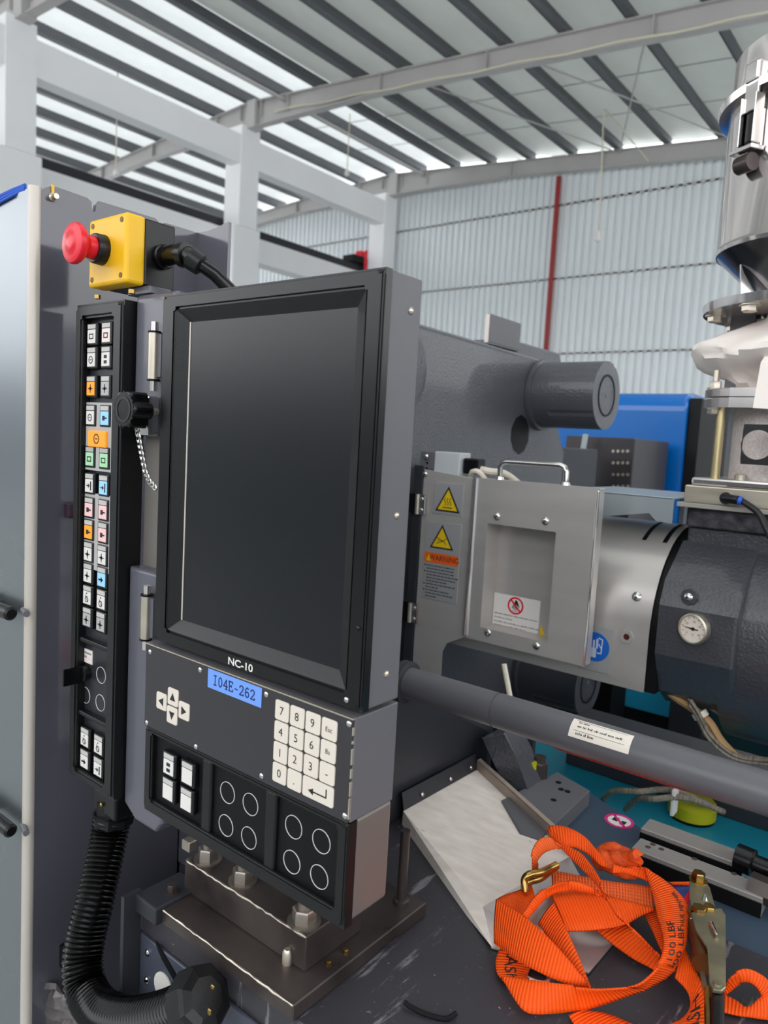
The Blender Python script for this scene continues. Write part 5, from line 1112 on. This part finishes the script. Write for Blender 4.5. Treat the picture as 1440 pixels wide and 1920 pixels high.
v0, v1 = at(1062, 812, 'Y', 2.45), at(1191, 822, 'Y', 2.45)
B().box(WORLD, v0.x, v1.x, 2.45, 2.80, 1.05, v1.z, 0.004).build('body', mat('dark_manifold', (70, 66, 68), 0.35, 0.5, var=0.1, vscale=9), dk)
for r_ in range(4):
    for c2 in range(4):
        q = at(1150 + 9 * c2, 846 + 22 * r_, 'Y', 2.45); B().lathe((q.x, 2.45, q.z), (0, -1, 0), [(0, 0.006), (0.003, 0.005)], 8).build('screw', NICKEL, dk)
tag(B().tube(catmull([at(1098, 815, 'Y', 2.40), at(1092, 850, 'Y', 2.38), at(1085, 880, 'Y', 2.36), at(1062, 905, 'Y', 2.34), at(1050, 925, 'Y', 2.34)], 6), 0.010, 8).build('pale_hose', mat('pale_grey_hose', (150, 160, 164), 0.5)), 'pale grey hose hanging before the dark manifold', 'hose')
tag(B().box(WORLD, XPL - .2, -0.95, 1.97, 2.28, 0.3, 1.56, 0.004).build('rear_column', GREYDK), 'dark frame column behind the platen', 'frame')
cyp = thing('cyan_cabinet', 'bright cyan painted cabinet seen under the steel guard', 'cabinet', (-0.9, 2.4, 0))
c0_, c1_ = at(1050, 1285, 'Y', 2.30), at(1266, 1350, 'Y', 2.30)
B().box(WORLD, c0_.x - 0.10, c1_.x, 2.30, 2.84, c1_.z, 1.02, 0.004).build('panel', CYAN, cyp)
B().box(WORLD, c0_.x - 0.10, c1_.x + 0.9, 2.32, 2.84, 0.0, c1_.z - 0.002).build('plinth', GREYDK, cyp)
B().box(WORLD, c1_.x + 0.002, c1_.x + 0.10, 2.22, 2.84, 0.0, 1.05, 0.004).build('corner_post', GREYDK, cyp)
B().box(WORLD, c1_.x + 0.104, 0.9, 2.26, 2.84, 0.0, 1.05, 0.004).build('dark_door', mat('dark_teal_door', (24, 56, 62), 0.4), cyp)
for px, py in ((1090, 1290),): B().box(WORLD, at(1092, 1290, 'Y', 2.1).x, at(1152, 1290, 'Y', 2.1).x, 2.08, 2.2, 0.0, 1.02).build('dark_leg', BLACKM, cyp)
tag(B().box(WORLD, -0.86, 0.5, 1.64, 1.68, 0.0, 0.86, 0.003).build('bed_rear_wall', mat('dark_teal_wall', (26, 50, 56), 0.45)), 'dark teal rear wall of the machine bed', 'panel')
# ------------------------------------------------------------------ cable bundles under the feed housing
def bundle(name, pix, Y, r, n_, material, label, spread=0.010, cat='cable'):
    t = thing(name, label, cat, at(*pix[0], 'Y', Y))
    for k in range(n_):
        off = V((random.uniform(-1, 1), random.uniform(-1, 1), random.uniform(-1, 1))) * spread
        c = [at(px, py, 'Y', Y) + off * (0.5 + 0.5 * random.random()) for px, py in pix]
        B().tube(catmull(c, 6), r * random.uniform(0.8, 1.2), 7).build('cable', material, t)
    return t
bundle('sleeved_cable', [(1204, 1225), (1228, 1258), (1258, 1300), (1300, 1330), (1330, 1355), (1352, 1390), (1385, 1425)], 1.295, 0.0080, 1, TAPE, 'brown sleeved cable running down under the feed housing', 0.002)
bundle('heater_leads', [(1208, 1200), (1235, 1232), (1262, 1268), (1290, 1296), (1330, 1318), (1380, 1345), (1460, 1360)], 1.315, 0.0038, 9, WIRE, 'grey braided heater leads bundled beneath the feed housing', 0.013)
bundle('signal_leads', [(1296, 1318), (1312, 1345), (1330, 1378), (1360, 1408), (1395, 1425), (1460, 1432)], 1.28, 0.0034, 5, WIRE, 'pale signal leads sagging toward the long grey bar', 0.008)
bundle('black_leads', [(1205, 1212), (1232, 1245), (1255, 1275), (1275, 1300)], 1.325, 0.0042, 5, WIREB, 'black leads leaving the barrel cover edge', 0.014)
q = at(1313, 1340, 'Y', 1.29); tag(B().lathe(q, (0.6, 0, -0.8), [(-0.005, 0.013), (0.005, 0.013)], 14).build('cable_tie', CREAM), 'cream tie clasping the brown sleeved cable', 'cable tie')
# ================================================================== orange lashing strap, ratchet, hook
def webmat(name, rgb, rgb2, scale, cross=False):
    m = bpy.data.materials.new(name); m.use_nodes = True; nt = m.node_tree; N = nt.nodes; L = nt.links; p = N['Principled BSDF']
    uv = N.new('ShaderNodeUVMap'); uv.uv_map = 'UVMap'; wv = N.new('ShaderNodeTexWave'); wv.wave_type = 'BANDS'; wv.bands_direction = 'X'
    wv.inputs['Scale'].default_value = scale; wv.inputs['Distortion'].default_value = 0.35; wv.inputs['Detail'].default_value = 1; wv.inputs['Detail Scale'].default_value = 3
    L.new(uv.outputs[0], wv.inputs[0]); cr = N.new('ShaderNodeValToRGB'); cr.color_ramp.elements[0].color = lin(rgb2); cr.color_ramp.elements[1].color = lin(rgb); cr.color_ramp.elements[1].position = 0.55
    L.new(wv.outputs['Fac'], cr.inputs[0]); L.new(cr.outputs[0], p.inputs['Base Color']); p.inputs['Roughness'].default_value = 0.6
    bp = N.new('ShaderNodeBump'); bp.inputs['Strength'].default_value = 0.6; bp.inputs['Distance'].default_value = 0.0015; L.new(wv.outputs['Fac'], bp.inputs['Height']); L.new(bp.outputs[0], p.inputs['Normal'])
    p.inputs['Specular IOR Level'].default_value = 0.25
    return m
WEB = webmat('orange_webbing', (255, 92, 10), (236, 70, 4), 92.0)
WEB2 = webmat('worn_orange_webbing', (252, 112, 52), (236, 90, 36), 92.0)
SPX = lambda x, y: (880 + x / 2.571, 1520 + y / 2.571)
strap = thing('lashing_strap', 'bright orange ribbed lashing strap heaped on the dark machine bed', 'strap', at(1120, 1760, 'Z', ZB))
RIB = {}
def resample(pts, n_):
    ln_ = [0.0]
    for a, c in zip(pts[:-1], pts[1:]): ln_.append(ln_[-1] + (c - a).length)
    out = []; j = 0
    for i in range(n_):
        d_ = ln_[-1] * i / (n_ - 1)
        while j < len(ln_) - 2 and ln_[j + 1] < d_: j += 1
        out.append(pts[j].lerp(pts[j + 1], (d_ - ln_[j]) / max(1e-9, ln_[j + 1] - ln_[j])))
    return out
def ribbon(key, ea, eb, za, zb, material=None, name='webbing', n_=40, bow=0.0015, parent=None):
    """two edges given as picture points with a height above the bed for each; a woven band between them"""
    ns = len(ea); za = za if isinstance(za, (list, tuple)) else [za] * ns; zb = zb if isinstance(zb, (list, tuple)) else [zb] * len(eb)
    A = resample(catmull([at(*SPX(*p), 'Z', ZB + z) for p, z in zip(ea, za)], 10), n_)
    Bb = resample(catmull([at(*SPX(*p), 'Z', ZB + z) for p, z in zip(eb, zb)], 10), n_)
    M = 6; grid = []; ua = [0.0]
    for i in range(1, n_): ua.append(ua[-1] + ((A[i] + Bb[i]) / 2 - (A[i - 1] + Bb[i - 1]) / 2).length)
    bm = bmesh.new(); uvl = bm.loops.layers.uv.new('UVMap'); vv = []
    for i in range(n_):
        t = (A[min(n_ - 1, i + 1)] - A[max(0, i - 1)]).normalized(); wv = (Bb[i] - A[i]); nn = t.cross(wv)
        nn = nn.normalized() if nn.length > 1e-9 else V((0, 0, 1))
        if nn.z < 0: nn = -nn
        row = []
        for k in range(M + 1):
            s = k / M; row.append((A[i].lerp(Bb[i], s) + nn * bow * 4 * s * (1 - s), nn))
        grid.append(row)
    for lay in (0.0, -0.0018): vv.append([[bm.verts.new(p + nn * lay) for p, nn in row] for row in grid])
    def quad(q, us):
        f = bm.faces.new(q); f.smooth = True
        for l, u in zip(f.loops, us): l[uvl].uv = u
    for i in range(n_ - 1):
        for k in range(M):
            us = [(ua[i], k / M * .05), (ua[i + 1], k / M * .05), (ua[i + 1], (k + 1) / M * .05), (ua[i], (k + 1) / M * .05)]
            for l_ in (0, 1):
                q = [vv[l_][i][k], vv[l_][i + 1][k], vv[l_][i + 1][k + 1], vv[l_][i][k + 1]]; quad(q if l_ == 0 else q[::-1], us if l_ == 0 else us[::-1])
        for k in (0, M): quad([vv[0][i][k], vv[1][i][k], vv[1][i + 1][k], vv[0][i + 1][k]], [(ua[i], 0), (ua[i], 0), (ua[i + 1], 0), (ua[i + 1], 0)])
    for i in (0, n_ - 1):
        for k in range(M): quad([vv[0][i][k], vv[0][i][k + 1], vv[1][i][k + 1], vv[1][i][k]], [(ua[i], 0)] * 4)
    bmesh.ops.recalc_face_normals(bm, faces=bm.faces[:])
    me = bpy.data.meshes.new(name); bm.to_mesh(me); bm.free(); me.materials.append(material or WEB)
    o = bpy.data.objects.new(name, me); COL.objects.link(o); o.parent = parent or strap; o.matrix_parent_inverse = wm(parent or strap).inverted()
    RIB[key] = (grid, ua, o); return o
def rib_text(key, txt, u0, v0, size, flip=False, down=False, sx=1.0):
    grid, ua, o = RIB[key]; tot = ua[-1]; n_ = len(grid)
    def mp(x, y):
        u = u0 * tot + (x * size * sx) * (-1 if flip else 1); v = v0 + (y * size / 0.05) * (-1 if flip != down else 1)
        u = max(0, min(tot * 0.9999, u)); v = max(0.01, min(0.99, v)); j = 0
        while j < n_ - 2 and ua[j + 1] < u: j += 1
        f = (u - ua[j]) / max(1e-9, ua[j + 1] - ua[j]); k = min(int(v * 6), 5); g = v * 6 - k
        p = grid[j][k][0].lerp(grid[j + 1][k][0], f); q = grid[j][k + 1][0].lerp(grid[j + 1][k + 1][0], f)
        return p.lerp(q, g) + grid[j][k][1] * 0.0006
    B().text(None, txt, 0, 0, 0, mapf=mp).build('strap_lettering', INK, o)
# lowest layer first
ribbon('r13', [(560, 960), (660, 975), (760, 1015), (860, 1060)], [(480, 985), (520, 1040), (600, 1090), (700, 1130)], [0.004] * 4, [0.004] * 4)
ribbon('r12', [(1030, 640), (1085, 760), (1140, 880), (1165, 1000), (1175, 1130)], [(990, 800), (1050, 870), (1062, 950), (1010, 1010), (900, 1040)], [0.030, 0.024, 0.018, 0.012, 0.006], [0.020, 0.014, 0.006, 0.004, 0.004])
ribbon('r14', [(720, 510), (800, 580), (870, 650), (925, 705), (960, 760)], [(600, 560), (690, 640), (790, 712), (880, 760), (950, 810)], [0.022, 0.020, 0.016, 0.012, 0.010], [0.018, 0.012, 0.008, 0.006, 0.006])
ribbon('r15', [(835, 480), (878, 570), (915, 655), (945, 720)], [(900, 460), (935, 570), (950, 660), (960, 720)], 0.020, 0.024)
ribbon('r11', [(150, 655), (128, 720), (135, 780), (170, 815)], [(330, 700), (300, 740), (282, 790), (285, 830)], [0.010, 0.006, 0.006, 0.008], [0.012, 0.010, 0.008, 0.008])
ribbon('r5', [(395, 285), (560, 318), (720, 345), (880, 362)], [(400, 395), (560, 420), (720, 430), (890, 470)], [0.030, 0.034, 0.036, 0.034], [0.028, 0.030, 0.032, 0.030], WEB2, 'stitched_webbing')
ribbon('r4', [(395, 405), (500, 392), (640, 405), (770, 435), (890, 470)], [(465, 578), (610, 572), (740, 550), (830, 505), (890, 480)], [0.038, 0.040, 0.040, 0.038, 0.034], [0.026, 0.028, 0.030, 0.032, 0.034])
ribbon('r3', [(405, 440), (470, 580), (530, 710), (585, 850)], [(330, 545), (420, 670), (500, 770), (570, 855)], [0.040, 0.036, 0.026, 0.016], [0.026, 0.022, 0.018, 0.014])
ribbon('r2a', [(128, 428), (170, 405), (230, 385), (300, 355)], [(275, 520), (285, 490), (300, 470), (320, 440)], [0.040, 0.038, 0.036, 0.034], [0.036, 0.034, 0.034, 0.032])
ribbon('r1', [(128, 428), (250, 500), (370, 600), (480, 720), (585, 852)], [(118, 640), (230, 720), (350, 785), (470, 835), (580, 858)], [0.044, 0.048, 0.046, 0.036, 0.020], [0.010, 0.020, 0.024, 0.022, 0.016])
ribbon('r2', [(255, 505), (330, 405), (420, 352), (500, 342), (580, 365), (645, 408)], [(278, 528), (355, 440), (400, 398), (480, 384), (560, 395), (645, 412)], [0.046, 0.054, 0.060, 0.060, 0.056, 0.046], [0.040, 0.044, 0.048, 0.050, 0.050, 0.044])
ribbon('r16', [(303, 330), (303, 215), (335, 145), (385, 128), (440, 170)], [(326, 300), (330, 245), (362, 205), (405, 188), (445, 178)], [0.030, 0.062, 0.072, 0.070, 0.060], [0.030, 0.050, 0.056, 0.056, 0.056], WEB2)
ribbon('r7', [(372, 95), (400, 70), (480, 82), (560, 128), (620, 195), (680, 235)], [(392, 130), (450, 165), (520, 180), (580, 215), (630, 260), (690, 285)], [0.060, 0.066, 0.066, 0.060, 0.052, 0.046], [0.056, 0.056, 0.052, 0.048, 0.044, 0.040])
ribbon('r6', [(380, 90), (460, 160), (545, 210), (610, 300), (655, 400), (740, 515), (830, 610), (925, 700)], [(385, 125), (460, 200), (545, 285), (625, 375), (700, 490), (770, 560), (850, 640), (915, 720)], [0.064, 0.062, 0.062, 0.060, 0.056, 0.048, 0.036, 0.022], [0.060, 0.056, 0.054, 0.052, 0.050, 0.042, 0.030, 0.018])
ribbon('r8', [(690, 255), (760, 275), (845, 272), (900, 310)], [(690, 300), (750, 305), (830, 325), (880, 350)], [0.050, 0.048, 0.048, 0.048], [0.044, 0.042, 0.042, 0.044])
ribbon('r9', [(842, 272), (930, 325), (1010, 395), (1055, 465), (1052, 560), (1045, 650), (1015, 730), (945, 800), (840, 860)], [(850, 300), (885, 400), (908, 500), (935, 590), (940, 660), (925, 720), (880, 780), (820, 830), (760, 850)], [0.050, 0.048, 0.046, 0.044, 0.042, 0.038, 0.032, 0.026, 0.022], [0.048, 0.046, 0.046, 0.048, 0.048, 0.046, 0.042, 0.036, 0.030], n_=60)
ribbon('r10', [(760, 850), (660, 856), (580, 855), (450, 838), (300, 815), (155, 798)], [(845, 858), (740, 895), (640, 930), (500, 968), (340, 982), (265, 965), (215, 905), (158, 812)], [0.030, 0.030, 0.030, 0.028, 0.024, 0.016], [0.022, 0.016, 0.010, 0.006, 0.006, 0.008, 0.010, 0.012], n_=50)
rib_text('r9', '9,100 LBF', 0.64, 0.66, 0.0190, flip=True, down=True)
rib_text('r9', '000 LBF', 0.66, 0.28, 0.0190, flip=True, down=True)
rib_text('r9', 'NUE MMMR', 0.36, 0.22, 0.0110, flip=True, down=True)
rib_text('r11', 'LASH', 0.55, 0.42, 0.0260, sx=0.8)
rib_text('r12', 'LASH', 0.80, 0.45, 0.026, flip=True, down=True)
# stitches on the doubled section
st = B(); grid, ua, o = RIB['r5']
for v in range(1, 6):
    for j in range(2, len(grid) - 2, 1):
        p, nn = grid[j][v]; p2, _ = grid[j + 1][v]; d_ = (p2 - p) * 0.42; w_ = (grid[j][min(6, v + 1)][0] - p).normalized() * 0.0004
        st.raw([p - w_ + nn * .0006, p + d_ - w_ + nn * .0006, p + d_ + w_ + nn * .0006, p + w_ + nn * .0006], [(0, 1, 2, 3)])
st.build('stitching', mat('red_thread', (150, 32, 16), 0.7), o, kind='stuff')
# knot
kc = at(*SPX(715, 245), 'Z', ZB + 0.042)
for a0, off, sc in ((0.3, (0, 0, 0), 1.0), (1.5, (0.006, -0.004, 0.006), 0.8), (2.6, (-0.008, 0.004, 0.0), 0.8)):
    pts = []
    for k in range(15):
        t = 2 * math.pi * k / 14; pts.append(kc + V(off) + V((math.cos(t) * 0.020, math.sin(t) * 0.013 * math.cos(a0), 0.012 * math.sin(t + a0) * math.sin(a0) + 0.004 * math.sin(2 * t))) * sc)
    bb = B(); bb.tube(pts, [0.0085 + 0.0025 * math.sin(5 * k + a0) for k in range(15)], 10); bb.build('knot', mat('orange_knot', (238, 92, 24), 0.65, rgb2=(206, 66, 10), vscale=120, bump=0.8, bscale=260), strap)
# small strap loop lying at the right edge
sl2 = thing('spare_strap_loop', 'short orange strap end looped beside the ratchet handle', 'strap', at(1400, 1870, 'Z', ZB))
ribbon('s1', [(1225, 870), (1255, 805), (1330, 763), (1400, 785), (1450, 830), (1470, 900)], [(1235, 885), (1290, 838), (1345, 828), (1385, 850), (1410, 885), (1415, 915)], [0.010, 0.03, 0.036, 0.032, 0.022, 0.010], [0.008, 0.02, 0.026, 0.024, 0.018, 0.010], parent=sl2)
ribbon('s2', [(1225, 880), (1290, 915), (1340, 945), (1400, 900), (1460, 860), (1540, 860)], [(1225, 968), (1300, 985), (1380, 1000), (1460, 1010), (1520, 1010), (1560, 1000)], [0.006, 0.006, 0.008, 0.014, 0.016, 0.012], 0.004, parent=sl2)
# double-J hook
hk = thing('strap_hook', 'brassy double wire hook on the end of the orange strap', 'hook', at(*SPX(300, 340), 'Z', ZB + .03))
for dz in (0.0, 0.010):
    pts = catmull([at(*SPX(420, 262 + dz * 500), 'Z', ZB + 0.052 - dz), at(*SPX(385, 280 + dz * 1400), 'Z', ZB + 0.052 - dz), at(*SPX(340, 300 + dz * 2600), 'Z', ZB + 0.055 - dz), at(*SPX(290, 308 + dz * 3300), 'Z', ZB + 0.056 - dz), at(*SPX(265, 335 + dz * 2500), 'Z', ZB + 0.050 - dz), at(*SPX(272, 390 + dz * 800), 'Z', ZB + 0.040 - dz)], 6)
    B().tube(pts, 0.0042, 10).build('hook_wire', BRASS, hk)
q = at(*SPX(310, 790), 'Z', ZB + 0.004); tag(B().tube([q + V((0.016 * math.cos(t), 0.010 * math.sin(t), 0)) for t in [6.2832 * k / 16 for k in range(17)]], 0.003, 8).build('steel_ring', CHROME), 'small steel ring half hidden under the orange strap', 'ring')
# ratchet
rt = thing('ratchet_buckle', 'zinc plated ratchet buckle lying beside the orange strap', 'ratchet', at(1320, 1760, 'Z', ZB))
def rp_(x, y, z): return at(*SPX(x, y), 'Z', ZB + z)
def rplate(pts, z, th, material, name):
    P = [rp_(x, y, z) for x, y in pts]; return B().prism(F((0, 0, 0), (1, 0, 0), (0, 1, 0), (0, 0, 1)), [(p.x, p.y) for p in P], ZB + z - th, ZB + z, 0.0006, 1).build(name, material, rt)
rplate([(1062, 330), (1085, 315), (1130, 325), (1160, 370), (1185, 460), (1165, 500), (1075, 500), (1062, 420)], 0.046, 0.003, ZINC, 'top_plate')
rplate([(1068, 490), (1110, 480), (1215, 470), (1235, 500), (1236, 640), (1236, 850), (1215, 868), (1175, 862), (1158, 830), (1150, 660), (1090, 570)], 0.050, 0.003, ZINC, 'handle_plate')
rplate([(1050, 470), (1090, 500), (1120, 640), (1135, 780), (1150, 860), (1128, 870), (1110, 760), (1070, 620)], 0.026, 0.003, ZINC, 'lower_plate')
for (x, y, r_, h_) in ((1103, 335, 0.0075, 0.009), (1105, 492, 0.008, 0.006), (1155, 490, 0.0065, 0.007)):
    p = rp_(x, y, 0.046); hexbolt(rt, (p.x, p.y, ZB + 0.0455), (0, 0, 1), r_, h_, BRASS, 'bolt', True)
p = rp_(1195, 838, 0.050); B().lathe((p.x, p.y, ZB + 0.050), (0, 0, 1), [(0, 0.004), (0.002, 0.0035)], 12).build('rivet', ZINC, rt)
B().tube([rp_(1140, 440, 0.050), rp_(1135, 410, 0.056), rp_(1128, 440, 0.052)], 0.002, 8).build('split_pin', CHROME, rt)
B().tube([rp_(1165, 540, 0.052), rp_(1180, 575, 0.054), rp_(1195, 605, 0.052)], 0.0022, 8).build('split_pin', CHROME, rt)
B().tube([rp_(1080, 545, 0.034), rp_(1118, 650, 0.034), rp_(1130, 740, 0.034)], 0.011, 14).build('spool', mat('copper_brown', (120, 78, 44), 0.35, 0.7), rt)
B().tube([rp_(1070, 530, 0.040), rp_(1100, 545, 0.040), rp_(1125, 535, 0.040)], 0.005, 10).build('pawl', CHROME, rt)
P = [rp_(1168, 862, 0.046), rp_(1232, 862, 0.046), rp_(1230, 1120, 0.040), rp_(1165, 1120, 0.040)]
B().prism(F((0, 0, 0), (1, 0, 0), (0, 1, 0), (0, 0, 1)), [(p.x, p.y) for p in P], ZB + 0.022, ZB + 0.046, 0.004, 3).build('grip', BLACK, rt)
B().tube([rp_(1152, 860, 0.036), rp_(1155, 960, 0.034), rp_(1158, 1100, 0.032)], 0.004, 8).build('side_rod', BRASS, rt)
ribbon('lbl', [(985, 362), (1060, 360)], [(1030, 470), (1075, 470)], 0.030, 0.026, mat('blue_tag', (54, 74, 140), 0.6), 'blue_tag', 6, parent=rt)
ribbon('rsl', [(960, 345), (1060, 342)], [(985, 362), (1065, 362)], 0.034, 0.030, WEB, 'webbing', 6, parent=rt)
B().box(F(rp_(1070, 400, 0.036), (1, 0, 0), (0, 1, 0), (0, 0, 1)), -0.003, 0.003, -0.025, 0.018, -0.004, 0.002).build('red_stitching', RED, rt)
# loose black tie on the bed
tag(B().tube(catmull([at(758, 1878, 'Z', ZB + .006), at(770, 1888, 'Z', ZB + .004), at(800, 1902, 'Z', ZB + .0025), at(835, 1910, 'Z', ZB + .0025), at(856, 1900, 'Z', ZB + .0045)], 6), 0.0022, 8).build('loose_tie', BLACKM), 'loose black cable tie lying on the speckled bed', 'cable tie')
